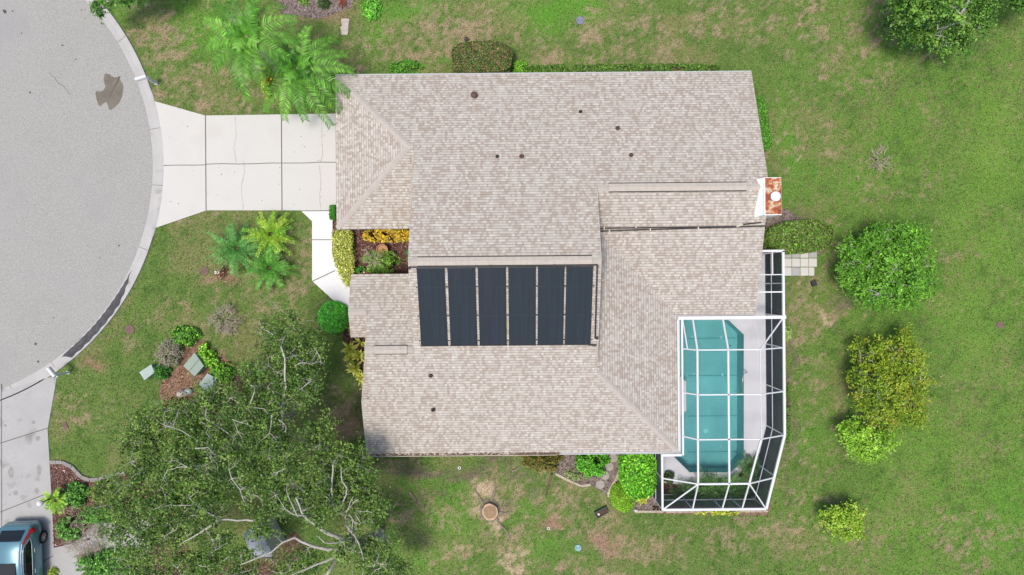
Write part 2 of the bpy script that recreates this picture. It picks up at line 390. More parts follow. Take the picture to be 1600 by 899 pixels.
xs = np.concatenate([[-900, -300, -120, -60], np.arange(-44, -32.1, .4), np.arange(-32, 32.01, .16), np.arange(32.4, 44.1, .4), [60, 120, 300, 900]])
ys = np.concatenate([[-900, -300, -120, -60], np.arange(-32, -18.7, .4), np.arange(-18.6, 18.61, .16), np.arange(19, 32.1, .4), [60, 120, 300, 900]])
gx, gy = np.meshgrid(xs, ys); nx, ny = len(xs), len(ys)
fx, fy = gx.ravel(), gy.ravel()
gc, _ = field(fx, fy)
far = np.clip(np.maximum((np.abs(fx)-34)/9.5, (np.abs(fy)-21)/10.5), 0, 1)[:, None]; gc = gc*(1-far) + C3(112, 145, 70)[None]*far
me = bpy.data.meshes.new('ground')
me.vertices.add(nx*ny)
me.vertices.foreach_set('co', np.stack([fx, fy, np.zeros_like(fx)], 1).astype(np.float32).ravel())
ii = (np.arange(ny-1)[:, None]*nx + np.arange(nx-1)[None]).ravel()
fc = np.stack([ii, ii+1, ii+1+nx, ii+nx], 1).astype(np.int32)
# the pool is dug into the ground: drop the cells wholly inside it
mx_, my_ = (fx[fc[:, 0]]+fx[fc[:, 2]])/2, (fy[fc[:, 0]]+fy[fc[:, 2]])/2
fc = fc[~inpoly(mx_, my_, [(p[0]*1, p[1]*1) for p in [(8.2, -1.4), (13.2, -1.4), (13.2, -10.8), (8.2, -10.8)]])]
me.loops.add(len(fc)*4); me.polygons.add(len(fc))
me.loops.foreach_set('vertex_index', fc.ravel()); me.polygons.foreach_set('loop_start', np.arange(0, len(fc)*4, 4, dtype=np.int32))
ca = me.color_attributes.new('Col', 'FLOAT_COLOR', 'POINT')
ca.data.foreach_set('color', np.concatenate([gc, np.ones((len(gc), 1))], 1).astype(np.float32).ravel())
m, n, l, b = newmat('lawn'); M['lawn'] = m
at = n.new('ShaderNodeAttribute'); at.attribute_name = 'Col'
hs = n.new('ShaderNodeHueSaturation'); l.new(at.outputs[0], hs.inputs['Color'])
tc = n.new('ShaderNodeTexCoord'); val = None
for sc, a in ((5, .14), (16, .4), (40, .4)):
    t = n.new('ShaderNodeTexNoise'); t.inputs['Scale'].default_value = sc; t.inputs['Detail'].default_value = 3; l.new(tc.outputs['Object'], t.inputs[0])
    mr = n.new('ShaderNodeMapRange'); mr.inputs[1].default_value = .3; mr.inputs[2].default_value = .7; mr.inputs[3].default_value = 1-a; mr.inputs[4].default_value = 1+a; l.new(t.outputs[0], mr.inputs[0])
    if val is None: val = mr.outputs[0]
    else:
        mu = n.new('ShaderNodeMath'); mu.operation = 'MULTIPLY'; l.new(val, mu.inputs[0]); l.new(mr.outputs[0], mu.inputs[1]); val = mu.outputs[0]
l.new(val, hs.inputs['Value'])
t2 = n.new('ShaderNodeTexNoise'); t2.inputs['Scale'].default_value = 9; l.new(tc.outputs['Object'], t2.inputs[0])
mr = n.new('ShaderNodeMapRange'); mr.inputs[3].default_value = .465; mr.inputs[4].default_value = .535; l.new(t2.outputs[0], mr.inputs[0]); l.new(mr.outputs[0], hs.inputs['Hue'])
l.new(hs.outputs[0], b.inputs['Base Color']); b.inputs['Roughness'].default_value = .95; b.inputs['Specular IOR Level'].default_value = .1
bp = n.new('ShaderNodeBump'); bp.inputs['Strength'].default_value = .5; bp.inputs['Distance'].default_value = .03
t3 = n.new('ShaderNodeTexNoise'); t3.inputs['Scale'].default_value = 30; l.new(tc.outputs['Object'], t3.inputs[0]); l.new(t3.outputs[0], bp.inputs['Height']); l.new(bp.outputs[0], b.inputs['Normal'])
me.materials.append(m); me.update(); me.validate()
struct_ground = bpy.data.objects.new('ground', me); COL.objects.link(struct_ground); struct(struct_ground)

# ---- grass blades
rng = np.random.default_rng(5)
NG = 230000
gx, gy = rng.uniform(-31, 31, NG), rng.uniform(-17.6, 17.6, NG)
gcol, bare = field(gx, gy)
keep = rng.random(NG) > bare*.42
grn = rng.random(NG) < .42*(bare > .25); gcol[grn] = C3(112, 136, 72)
keep &= np.hypot(gx-RC[0], gy-RC[1]) > R2+.03
for poly in (drive_out, d2, front_walk, bed_court, bed_box, bed_nb, bed_s1, bed_top, bed_ent, bed_ch, bed_pool, pavers, house_fp, nwalk):
    keep &= ~inpoly(gx, gy, poly)
gx, gy, gcol = gx[keep], gy[keep], gcol[keep]; N = len(gx)
c = np.stack([gx, gy, rng.uniform(.012, .045, N)], 1)
nr = np.stack([rng.normal(0, .6, N), rng.normal(0, .6, N), np.ones(N)], 1)
q = leafquads(c, nr, rng.uniform(.05, .12, N), rng.uniform(.018, .04, N), rng)
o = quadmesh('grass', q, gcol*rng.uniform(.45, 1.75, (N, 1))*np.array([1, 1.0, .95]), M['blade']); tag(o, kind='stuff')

# ---- road, kerb, drives
def sheet(name, poly, z, material, thick=.02):
    mb = MB(); mb.prism(poly, z-thick, z); return struct(mb.build(name, material))
a0, a1 = math.radians(-80), math.radians(80)
poly = [arcpt(a, R1) for a in np.linspace(a0, a1, 90)] + [(-60, arcpt(a1, R1)[1]), (-60, arcpt(a0, R1)[1])]
sheet('road', poly, .012, M['asphalt'], .01)
mb = MB(); rnd = random.Random(2)
angs = list(np.linspace(a0, a1, 161)); prof = [(R1, .006), (R1+.02, .03), (R1+.30, .012), (R1+.33, .03), (R1+.56, .10), (R2, .10), (R2+.015, .0)]
jn = [rk(187, 64), rk(238, 202), rk(237, 289), rk(220, 387), rk(90, 580), rk(20, 612), rk(8, 612)]
def kz(r, a):   # the kerb drops where the drives meet it
    dr = 1.0
    for lo, hi in ((rk(248, 365), rk(244, 145)), (rk(-40, 620), rk(92, 586))):
        if lo > hi: lo, hi = hi, lo
        e = .02
        if lo-e < a < hi+e: dr = min(dr, .35 + .65*max(0, max(lo-a, a-hi))/e)
    z = np.interp(r, [p[0] for p in prof], [p[1] for p in prof]); return z*dr if r < R2+.01 else z
for i in range(160):
    for j in range(len(prof)-1):
        r0, r1 = prof[j][0], prof[j+1][0]
        mb.face([(*arcpt(angs[i], r0), kz(r0, angs[i])), (*arcpt(angs[i], r1), kz(r1, angs[i])), (*arcpt(angs[i+1], r1), kz(r1, angs[i+1])), (*arcpt(angs[i+1], r0), kz(r0, angs[i+1]))], 0)
for a in jn:
    d = .0009
    for j in range(len(prof)-2):
        r0, r1 = prof[j][0], prof[j+1][0]
        mb.face([(*arcpt(a-d, r0), kz(r0, a)+.004), (*arcpt(a-d, r1), kz(r1, a)+.004), (*arcpt(a+d, r1), kz(r1, a)+.004), (*arcpt(a+d, r0), kz(r0, a)+.004)], 1)
# wet leaf dirt lying in the channel
A0, A1 = rk(212, 425), rk(103, 566)
aa = np.linspace(A0, A1, 70)
for i in range(69):
    def wdt(k):
        t = k/69; e = min(1, t*3.2, (1-t)*14)
        return R1+.08+.06*(1-e)+.05*math.sin(k*1.3)*.3, R1+.12+.40*e+.03*math.sin(k*.9+1)
    (p0, p1), (q0, q1) = wdt(i), wdt(i+1)
    mid0 = R1+.305; mid1 = R1+.305
    for (u0, u1, w0, w1) in ((p0, min(p1, mid0), q0, min(q1, mid1)), (min(p1, mid0), p1, min(q1, mid1), q1)):
        if u1-u0 < 1e-4 and w1-w0 < 1e-4: continue
        mb.face([(*arcpt(aa[i], u0), kz(u0, aa[i])+.007), (*arcpt(aa[i], u1), kz(u1, aa[i])+.007), (*arcpt(aa[i+1], w1), kz(w1, aa[i+1])+.007), (*arcpt(aa[i+1], w0), kz(w0, aa[i+1])+.007)], 2)
struct(mb.build('kerb', [M['kerb'], M['joint'], M['gutterdirt']]))

def strip(mb, pts, wdt, z, mi, rnd=None):
    pts = [Vector((p[0], p[1], z)) for p in pts]
    for i in range(len(pts)-1):
        d = (pts[i+1]-pts[i]).normalized(); s_ = Vector((-d.y, d.x, 0)); w0 = wdt*(rnd.uniform(.6, 1.3) if rnd else 1)/2
        mb.face([pts[i]-s_*w0, pts[i+1]-s_*w0, pts[i+1]+s_*w0, pts[i]+s_*w0], mi)
def wiggle(a, b, n, amp, rnd):
    out = []
    for i in range(n+1):
        t = i/n; out.append((a[0]+(b[0]-a[0])*t + rnd.uniform(-amp, amp)*(0 < i < n), a[1]+(b[1]-a[1])*t + rnd.uniform(-amp, amp)*(0 < i < n)))
    return out
rnd = random.Random(4)
mb = MB(); mb.prism(drive_out, .0, .035, 0)
for a, b_ in (((321.5, 181), (322.5, 329)), ((440, 180), (441, 329))): strip(mb, PL([a, b_]), .055, .0375, 1)
strip(mb, PL(wiggle((256, 259), (322, 258), 4, .4, rnd) + wiggle((322, 257), (526, 254), 8, .6, rnd)), .04, .0395, 1)
for pts in ([(368, 183), (369, 215), (366, 235), (370, 255)], [(380, 252), (383, 270), (378, 290), (380, 328)], [(502, 190), (503, 215), (504, 240), (501, 254)], [(499, 256), (502, 285), (500, 305), (501, 328)]):
    full = []
    for i in range(len(pts)-1): full += wiggle(pts[i], pts[i+1], 5, .8, rnd)
    strip(mb, PL(full), .03, .0375, 2, rnd)
for k in range(40):
    p = P(rnd.uniform(262, 520), rnd.uniform(190, 322)); mb.lathe((p.x, p.y, .0372), [(rnd.uniform(.008, .03), 0)], 6, 3)
struct(mb.build('driveway', [M['concrete'], M['joint'], M['crack'], M['debris']]))
mb = MB(); mb.prism(d2, .0, .035, 0)
for a, b_ in (((-60, 712), (75, 669)), ((-60, 824), (72, 772)), ((3, 600), (3.5, 900)), ((-60, 950), (84, 868))): strip(mb, PL([a, b_]), .045, .0375 + .001*(a[0] == 3), 1)
for cx, cy, rx, ry in ((18, 738, 4.5, 9), (62, 735, 4, 9), (60, 685, 4, 4), (25, 770, 4, 4), (58, 767, 4, 5), (9, 665, 2.5, 2), (53, 660, 3, 3), (16, 773, 2, 2)):
    pp = [P(cx+rx*math.cos(t)*rnd.uniform(.8, 1.15), cy+ry*math.sin(t)*rnd.uniform(.8, 1.15)) for t in np.linspace(0, 2*math.pi, 14)[:-1]]
    mb.face([(p.x, p.y, .0372) for p in pp][::-1], 2)
struct(mb.build('neighbour_driveway', [M['concrete_grey'], M['joint'], M['stain']]))
mb = MB(); mb.prism(front_walk, 0, .042, 0)
strip(mb, PL([(488, 375), (520, 375)]), .045, .0445, 1); strip(mb, PL([(488, 440), (524, 423)]), .05, .0445, 1); strip(mb, PL([(541, 492), (549, 470)]), .04, .0445, 1); strip(mb, PL([(470, 330), (526, 329.5)]), .05, .0445, 1)
struct(mb.build('front_walkway', [M['white_walk'], M['joint']]))
mb = MB(); mb.prism(nwalk, 0, .03, 0); struct(mb.build('neighbour_walkway', M['concrete_grey']))
mb = MB()
for r, (y0, y1) in enumerate(((393, 403), (404, 417), (418, 431))):
    for cx in range(4):
        x0 = 1224+cx*13.2; x1 = x0+12.4
        if r == 2 and cx == 3: x1 -= 4
        pp = PL([(x0, y0), (x1, y0+.3), (x1, y1), (x0, y1)]); mb.prism(pp, 0, .03+rnd.uniform(0, .008), rnd.choice((0, 0, 1)))
struct(mb.build('paver_path', [M['concrete'], M['concrete_grey']]))
# puddle, road cracks, tar spots
mb = MB(); rnd = random.Random(8)
pud = [(164, 115), (170, 116), (178, 121), (188, 120), (189, 119), (186, 123), (192, 131), (193, 140), (191, 152), (187, 160), (180, 168), (174, 173), (170, 170), (167, 160), (160, 163), (157, 167), (153, 162), (151, 155), (149, 147), (150, 142), (155, 143), (162, 141), (165, 135), (162, 126)]
pp = []
for i in range(len(pud)): pp += wiggle(pud[i], pud[(i+1) % len(pud)], 3, .7, rnd)[:-1]
mb.prism(PL(pp), .012, .016); struct(mb.build('puddle', M['wet']))
mb = MB()
full = []
pts = [(77, 114), (86, 121), (92, 131), (100, 135), (106, 144), (112, 149)]
for i in range(len(pts)-1): full += wiggle(pts[i], pts[i+1], 3, .9, rnd)
strip(mb, PL(full), .022, .016, 0, rnd)
for cx, cy, r in ((47, 145, 2.2), (98, 71, 1.6), (119, 93, 1.2), (8, 18, 4), (20, 18, 1.5), (34, 52, 1.4), (56, 538, 3), (60, 565, 2.4), (84, 497, 1.5), (157, 403, 1.3), (186, 384, 1.6), (150, 506, 2)):
    mb.face([(p.x, p.y, .016) for p in [P(cx+r*math.cos(t)*rnd.uniform(.5, 1.3), cy+.8*r*math.sin(t)*rnd.uniform(.5, 1.3)) for t in np.linspace(0, 2*math.pi, 9)[:-1]]][::-1], 0)
for k in range(60):
    a = rnd.uniform(-.8, .7); r = rnd.uniform(7, 13.2); x, y = arcpt(a, r); mb.lathe((x, y, .0155), [(rnd.uniform(.006, .022), 0)], 5, 0)
struct(mb.build('road_crack', M['gutterdirt']))

# ---- mulch beds: bark chips on soil
def mulchmat(name, cs):
    m, n, l, b = newmat(name); M[name] = m
    vo = n.new('ShaderNodeTexVoronoi'); vo.inputs['Scale'].default_value = 17; tc = n.new('ShaderNodeTexCoord'); l.new(tc.outputs['Object'], vo.inputs[0])
    cr = n.new('ShaderNodeValToRGB'); l.new(vo.outputs['Color'], cr.inputs[0])
    cr.color_ramp.elements[0].color = C(*cs[0]); cr.color_ramp.elements[1].color = C(*cs[3])
    for p, c_ in ((.45, cs[1]), (.75, cs[2])): e = cr.color_ramp.elements.new(p); e.color = C(*c_)
    l.new(cr.outputs[0], b.inputs['Base Color']); b.inputs['Roughness'].default_value = .95
mulchmat('mulch', [(62, 40, 38), (102, 68, 60), (130, 96, 84), (176, 146, 130)])
mulchmat('mulch_tan', [(110, 82, 66), (150, 118, 96), (172, 140, 116), (196, 168, 144)])
mulchmat('mulch_grey', [(110, 96, 90), (140, 126, 118), (160, 146, 138), (186, 174, 164)])
beds = [bed_court, bed_box, bed_nb, bed_s1, bed_top, bed_ent, bed_ch, bed_pool]
chipq, chipc = [], []
for i, bd in enumerate(beds):
    mb = MB(); mb.prism(bd, 0, .018); struct(mb.build('mulch_bed', M['mulch_tan'] if i in (1, 7) else M['mulch_grey'] if i in (3, 4, 6) else M['mulch']))
    a = np.array(bd); lo, hi = a.min(0), a.max(0); nn = int((hi-lo).prod()*150)
    x, y = rng.uniform(lo[0], hi[0], nn), rng.uniform(lo[1], hi[1], nn); k = inpoly(x, y, bd)
    if i == 2: k &= ~inpoly(x, y, nwalk)
    x, y = x[k], y[k]; nn = len(x)
    cc = np.stack([x, y, rng.uniform(.025, .045, nn)], 1); nr = np.stack([rng.normal(0, .35, nn), rng.normal(0, .35, nn), np.ones(nn)], 1)
    chipq.append(leafquads(cc, nr, rng.uniform(.06, .15, nn), rng.uniform(.03, .06, nn), rng))
    pal = [[(96, 56, 52), (130, 84, 78), (72, 44, 44), (150, 112, 102), (196, 170, 160)], [(150, 112, 92), (176, 138, 112), (120, 84, 68), (196, 160, 136)], [(126, 80, 74), (160, 120, 108), (96, 62, 58), (190, 150, 140), (206, 186, 176)], [(150, 138, 128), (124, 108, 98), (176, 162, 150), (110, 90, 80)], [(150, 128, 132), (120, 96, 98), (178, 160, 162)], [(96, 66, 58), (72, 52, 46)], [(130, 118, 108), (110, 96, 88), (150, 138, 130)], [(150, 128, 110), (170, 150, 132)]][i]
    chipc.append(pickcol(nn, pal, rng, .25, None, K))
o = quadmesh('bark_chips', np.concatenate(chipq), np.concatenate(chipc), M['blade']); tag(o, kind='stuff')

# ================================================================== HOUSE
m, n, l, b = newmat('shingles'); M['shingle'] = m
tc = n.new('ShaderNodeTexCoord')
def brick(wd, sq, sqf, off, offf):
    t = n.new('ShaderNodeTexBrick'); t.inputs['Scale'].default_value = 1; t.inputs['Brick Width'].default_value = wd; t.inputs['Row Height'].default_value = .14
    t.inputs['Mortar Size'].default_value = .0; t.inputs['Bias'].default_value = 0; t.offset = off; t.offset_frequency = offf; t.squash = sq; t.squash_frequency = sqf
    t.inputs['Color1'].default_value = (0, 0, 0, 1); t.inputs['Color2'].default_value = (1, 1, 1, 1); l.new(tc.outputs['UV'], t.inputs['Vector']); return t
b1 = brick(.15, .7, 2, .43, 2); b2 = brick(.29, .8, 3, .61, 3)
r1 = n.new('ShaderNodeValToRGB'); l.new(b1.outputs['Color'], r1.inputs[0]); r1.color_ramp.interpolation = 'LINEAR'
els = r1.color_ramp.elements; els[0].color = C(196, 183, 170); els[1].color = C(236, 230, 220)
for p, cc in ((.28, (203, 191, 179)), (.42, (215, 207, 197)), (.82, (222, 215, 205))): e = els.new(p); e.color = C(*cc)
r2 = n.new('ShaderNodeMapRange'); r2.inputs[1].default_value = .5; r2.inputs[2].default_value = .9; r2.inputs[3].default_value = 0; r2.inputs[4].default_value = .12; l.new(b2.outputs['Color'], r2.inputs[0])
ns = n.new('ShaderNodeTexNoise'); ns.inputs['Scale'].default_value = .55; ns.inputs['Detail'].default_value = 5; l.new(tc.outputs['Object'], ns.inputs[0])
mr = n.new('ShaderNodeMapRange'); mr.inputs[1].default_value = .35; mr.inputs[2].default_value = .65; mr.inputs[3].default_value = .5; mr.inputs[4].default_value = 1.; l.new(ns.outputs[0], mr.inputs[0])
mu = n.new('ShaderNodeMath'); mu.operation = 'MULTIPLY'; l.new(r2.outputs[0], mu.inputs[0]); l.new(mr.outputs[0], mu.inputs[1])
mx = n.new('ShaderNodeMix'); mx.data_type = 'RGBA'; l.new(mu.outputs[0], mx.inputs[0]); l.new(r1.outputs[0], mx.inputs[6]); mx.inputs[7].default_value = C(190, 170, 156)
# granule speckle
gn = n.new('ShaderNodeTexNoise'); gn.inputs['Scale'].default_value = 55; l.new(tc.outputs['Object'], gn.inputs[0])
gm = n.new('ShaderNodeMapRange'); gm.inputs[1].default_value = .3; gm.inputs[2].default_value = .7; gm.inputs[3].default_value = .9; gm.inputs[4].default_value = 1.1; l.new(gn.outputs[0], gm.inputs[0])
hs = n.new('ShaderNodeHueSaturation'); l.new(mx.outputs[2], hs.inputs['Color']); l.new(gm.outputs[0], hs.inputs['Value'])
# course edge: the shadow line below each course, painted as a dark band
sp = n.new('ShaderNodeSeparateXYZ'); l.new(tc.outputs['UV'], sp.inputs[0])
dv = n.new('ShaderNodeMath'); dv.operation = 'DIVIDE'; dv.inputs[1].default_value = .14; l.new(sp.outputs[1], dv.inputs[0])
fr = n.new('ShaderNodeMath'); fr.operation = 'FRACT'; l.new(dv.outputs[0], fr.inputs[0])
lt = n.new('ShaderNodeMath'); lt.operation = 'LESS_THAN'; lt.inputs[1].default_value = .2; l.new(fr.outputs[0], lt.inputs[0])
ml = n.new('ShaderNodeMath'); ml.operation = 'MULTIPLY'; ml.inputs[1].default_value = .6; l.new(lt.outputs[0], ml.inputs[0])
mx2 = n.new('ShaderNodeMix'); mx2.data_type = 'RGBA'; l.new(ml.outputs[0], mx2.inputs[0]); l.new(hs.outputs[0], mx2.inputs[6]); mx2.inputs[7].default_value = C(138, 127, 118)
l.new(mx2.outputs[2], b.inputs['Base Color']); b.inputs['Roughness'].default_value = .95; b.inputs['Specular IOR Level'].default_value = .15
bp = n.new('ShaderNodeBump'); bp.inputs['Strength'].default_value = .6; bp.inputs['Distance'].default_value = .012
iv = n.new('ShaderNodeMath'); iv.operation = 'SUBTRACT'; iv.inputs[0].default_value = 1; l.new(fr.outputs[0], iv.inputs[1]); l.new(iv.outputs[0], bp.inputs['Height']); l.new(bp.outputs[0], b.inputs['Normal'])
M['cap'] = mat('ridge_shingle', C(212, 203, 194), .95, .06, 3.5, .1, 45)
M['capvent'] = mat('ridge_vent_shingle', C(218, 208, 197), .95, .06, 4, .06, 40)

house = thing('house', 'single storey house under a broad pale tan shingle roof beside the pool', 'house', (0, 0, 0))
mb = MB()
def roofslab(poly, f, ax, th=.16):
    n_ = len(poly); ar = sum(poly[i][0]*poly[(i+1) % n_][1]-poly[(i+1) % n_][0]*poly[i][1] for i in range(n_))
    if ar < 0: poly = poly[::-1]
    k = math.sqrt(1+PT*PT)
    def uv(p): return (p[0], p[1]*k) if ax == 'x' else (p[1], p[0]*k)
    def uvc(p):  # v grows up the slope from the eave
        z = f(*p); v = (z-ZE)/PT*k; return (p[0] if ax == 'x' else p[1], v)
    mb.face([(p[0], p[1], f(*p)) for p in poly], 0, [uvc(p) for p in poly])
    mb.face([(p[0], p[1], f(*p)-th) for p in poly][::-1], 1)
    for i in range(n_):
        p, q_ = poly[i], poly[(i+1) % n_]
        mb.face([(p[0], p[1], f(*p)-th), (q_[0], q_[1], f(*q_)-th), (q_[0], q_[1], f(*q_)), (p[0], p[1], f(*p))], 1)
for poly, f, ax in ROOF: roofslab(poly, f, ax)
M['fascia'] = mat('fascia', C(214, 206, 196), .7, .05, 2)
roof = mb.build('roof', [M['shingle'], M['fascia']], house)
def capstrip(mb, p, q, w_=.15, lift=.028, seg=.22, zoff=0):
    p, q = Vector(p), Vector(q); L = (q-p).length; n_ = max(1, int(L/seg)); d = (q-p)/n_; s_ = Vector((-d.y, d.x)).normalized()
    def zz(x, y, fb):
        z = Zr(x, y); return max(z, fb-.12)
    for i in range(n_):
        a, b_ = p+d*i, p+d*(i+1.08)
        l0, l1 = lift+.012, lift
        r = []
        for pt, lf in ((a, l0), (b_, l1)):
            for sg in (-1, 1):
                x, y = pt.x+s_.x*w_*sg, pt.y+s_.y*w_*sg; r.append(Vector((x, y, zz(x, y, pt.z)+.012+lf*.3)))
        mb.face([r[0], r[2], b_+Vector((0, 0, l1)), a+Vector((0, 0, l0))]); mb.face([a+Vector((0, 0, l0)), b_+Vector((0, 0, l1)), r[3], r[1]])
        mb.face([r[0], a+Vector((0, 0, l0)), r[1]])
mb = MB()
zg = zN(0, 7.1)
for p, q in (((-9.05, 11.05), (-5.1, 7.1)), ((-9.05, 3.15), (-5.1, 7.1)), ((-5.1, 7.1), (-4.86, 7.1)), ((8.5, -8.55), (4.25, -4.3))):
    mb = MB(); capstrip(mb, (*p, Zr(*(Vector(p)*.999)) if 0 else (zN(*p) if p[1] > 7 else (zS(*p) if p[1] < -2 else zGS(*p)))), (*q, zN(*q) if q[1] > 0 else zS(*q))); mb.build('ridge_cap', M['cap'], roof)
for a_, b_ in (((-4.83, 1.25, zN(0, 1.25)), (4.18, 1.25, zN(0, 1.25))), ((4.22, 4.8, zN(0, 4.8)), (12.5, 4.8, zN(0, 4.8))), ((-7.22, -3.0, zBR), (-4.9, -3.0, zBR)), ((-8.18, -1.15, zB(0, -1.15)), (-7.3, -1.15, zB(0, -1.15))), ((-7.63, -5.7, zS(0, -5.7)), (-7.25, -5.7, zS(0, -5.7)))):
    mb = MB(); capstrip(mb, a_, b_); mb.build('ridge_cap', M['cap'], roof)
# ridge vents
for (x0, x1, y) in ((-4.42, 3.75, 1.25), (4.75, 11.45, 4.82), (-6.75, -5.15, -3.0)):
    z = zN(0, y) if y > 0 else zBR
    mb = MB(); wv = .19; h = .075
    n_ = int((x1-x0)/.3)
    for i in range(n_):
        a, b_ = x0+(x1-x0)*i/n_, x0+(x1-x0)*(i+1)/n_ - .006
        j = .003*(i % 2)
        mb.face([(a, y-wv, z-wv*PT+h+j), (b_, y-wv, z-wv*PT+h+j), (b_, y, z+h+.01+j), (a, y, z+h+.01+j)], 0)
        mb.face([(a, y, z+h+.01+j), (b_, y, z+h+.01+j), (b_, y+wv, z-wv*PT+h+j), (a, y+wv, z-wv*PT+h+j)], 0)
    for sg in (-1, 1): mb.box(((x0+x1)/2, y+sg*(wv+.018), z-wv*PT+h/2-.012), (x1-x0, .05, h-.02), 0, 1)
    mb.build('ridge_vent', [M['capvent'], M['black']], roof)
# vents
def vent(px, py, r, h, col, hat=False):
    p = PR(px, py); mb = MB()
    mb.lathe((p.x, p.y, p.z-.05), [(r*.75, 0), (r*.75, h)] + ([(r*1.1, h), (r*1.25, h+.03), (r*.9, h+.08), (.02, h+.1)] if hat else [(r*.75, h+.05), (r*.5, h+.05), (r*.5, h-.05)]), 14)
    mb.lathe((p.x, p.y, p.z-.02), [(r*1.3, .03), (r*.75, .07)], 14)
    mb.build('vent_pipe', M[col], roof, smooth=False)
vent(741, 150, .14, .22, 'ventbrown', True); vent(907, 175, .075, .2, 'black'); vent(965, 201, .1, .25, 'ventbrown'); vent(986, 243, .09, .22, 'ventbrown'); vent(777, 245, .075, .18, 'black'); vent(815, 245, .095, .24, 'ventbrown')
vent(673, 587, .085, .2, 'black'); vent(677, 640, .095, .25, 'ventgrey')
# walls
mb = MB()
def wall(x0, y0, x1, y1, base=0, th=.2, top=None):
    L = math.hypot(x1-x0, y1-y0); n_ = max(1, int(L/.4)); dx, dy = (x1-x0)/n_, (y1-y0)/n_; nx_, ny_ = -dy/math.hypot(dx, dy)*th/2, dx/math.hypot(dx, dy)*th/2
    V = []
    for i in range(n_+1):
        x, y = x0+dx*i, y0+dy*i
        for sg in (-1, 1):
            xx, yy = x+nx_*sg, y+ny_*sg
            V += [(xx, yy, base), (xx, yy, (top if top else Zr(xx, yy)-.17))]
    F = []
    for i in range(n_):
        a = i*4; F += [(a, a+4, a+5, a+1), (a+2, a+3, a+7, a+6), (a+1, a+5, a+7, a+3)]
    F += [(0, 1, 3, 2), (n_*4, n_*4+2, n_*4+3, n_*4+1)]
    mb.mesh(V, F)
wall(-8.6, 10.6, 12.0, 10.6); wall(12.0, 10.6, 12.0, -1.0); wall(12.0, -1.0, 8.05, -1.0); wall(8.05, -1.0, 8.05, -8.1); wall(8.05, -8.1, -7.0, -8.1); wall(-7.0, -8.1, -7.0, -3.4); wall(-7.0, -3.4, -6.9, .2); wall(-6.9, .2, -4.6, .2); wall(-4.6, .2, -4.6, 3.6); wall(-4.6, 3.6, -8.6, 3.6); wall(-8.6, 3.6, -8.6, 10.6)
wall(-4.62, -2.8, -4.62, 6.9, base=2.2); wall(3.95, -4.0, 3.95, 4.6, base=2.2)
for y in (.6, -2.3): mb.box((-8.05, y, 1.5), (.22, .22, 3.0))
mb.build('wall', M['whitewall'], house)
mb = MB()
for k in range(4):
    mb.box((-8.72, 7.1, .3+k*.54), (.05, 4.9, .52))
mb.build('garage_door', M['white'], house)
def opening(name, c, size):
    mb = MB(); mb.box(c, size); fr_ = mb.build(name, M['white'], house)
    mb = MB(); s2 = [max(.01, s-.16) if s > .3 else s+.012 for s in size]; mb.box(c, s2); mb.build('pane', M['glass_dark'], fr_)
for x in (-5, 0, 5): opening('window', (x, -8.21, 1.5), (1.5, .03, 1.2))
for x in (-6, -1, 4, 9): opening('window', (x, 10.71, 1.5), (1.2, .03, 1.2))
opening('patio_door', (8.16, -4.5, 1.05), (.03, 2.4, 2.1)); opening('patio_door', (10.2, -1.11 + .22 - .22, 1.05), (2.4, .03, 2.1))
# gutters
mb = MB()
def gut(p, q, out, wd=.12, mi=0, z=ZE):
    mb = MB()
    p, q = Vector(p), Vector(q); o_ = Vector(out)
    mb.bar((p.x+o_.x*wd, p.y+o_.y*wd, z-.06), (q.x+o_.x*wd, q.y+o_.y*wd, z-.06), .022, .12, mi)
    mb.bar((p.x+o_.x*.012, p.y+o_.y*.012, z-.07), (q.x+o_.x*.012, q.y+o_.y*.012, z-.07), .02, .12, mi)
    mb.bar((p.x+o_.x*wd/2, p.y+o_.y*wd/2, z-.115), (q.x+o_.x*wd/2, q.y+o_.y*wd/2, z-.115), wd, .012, mi); mb.build('gutter', [M['gutter'], M['white']], house)
gut((-7.65, -8.61), (2.25, -8.61), (0, -1)); gut((-9.1, 11.11), (12.55, 11.11), (0, 1), .05, 1, ZE-.03)
gut((2.27, -8.61), (8.7, -8.61), (0, -1), .09, 1, ZE-.01); gut((8.565, -8.6), (8.565, -1.6), (1, 0), .12, 1); gut((8.57, -1.515), (12.65, -1.515), (0, -1), .12, 1)
mb = MB(); rnd = random.Random(3)
for k in range(520):
    x = -7.6+rnd.betavariate(1, 1)*9.8
    if rnd.random() < .35: x = rnd.uniform(.2, 2.4) if rnd.random() < .7 else rnd.uniform(-3.5, 0)
    mb.box((x, -8.66+rnd.uniform(-.03, .1), ZE-.03+rnd.uniform(0, .05)), (rnd.uniform(.04, .13), rnd.uniform(.02, .05), .012), rnd.uniform(-.6, .6))
tag(mb.build('leaf_litter', M['debris'], house), kind='stuff')
mb = MB(); mb.tube([(2.25, -8.7, ZE-.1), (2.25, -8.75, ZE-.3), (2.25, -8.25, 2.0), (2.25, -8.25, .2), (2.25, -8.6, .08), (2.25, -9.0, .06)], .04, 8); mb.build('downspout', M['gutter'], house)
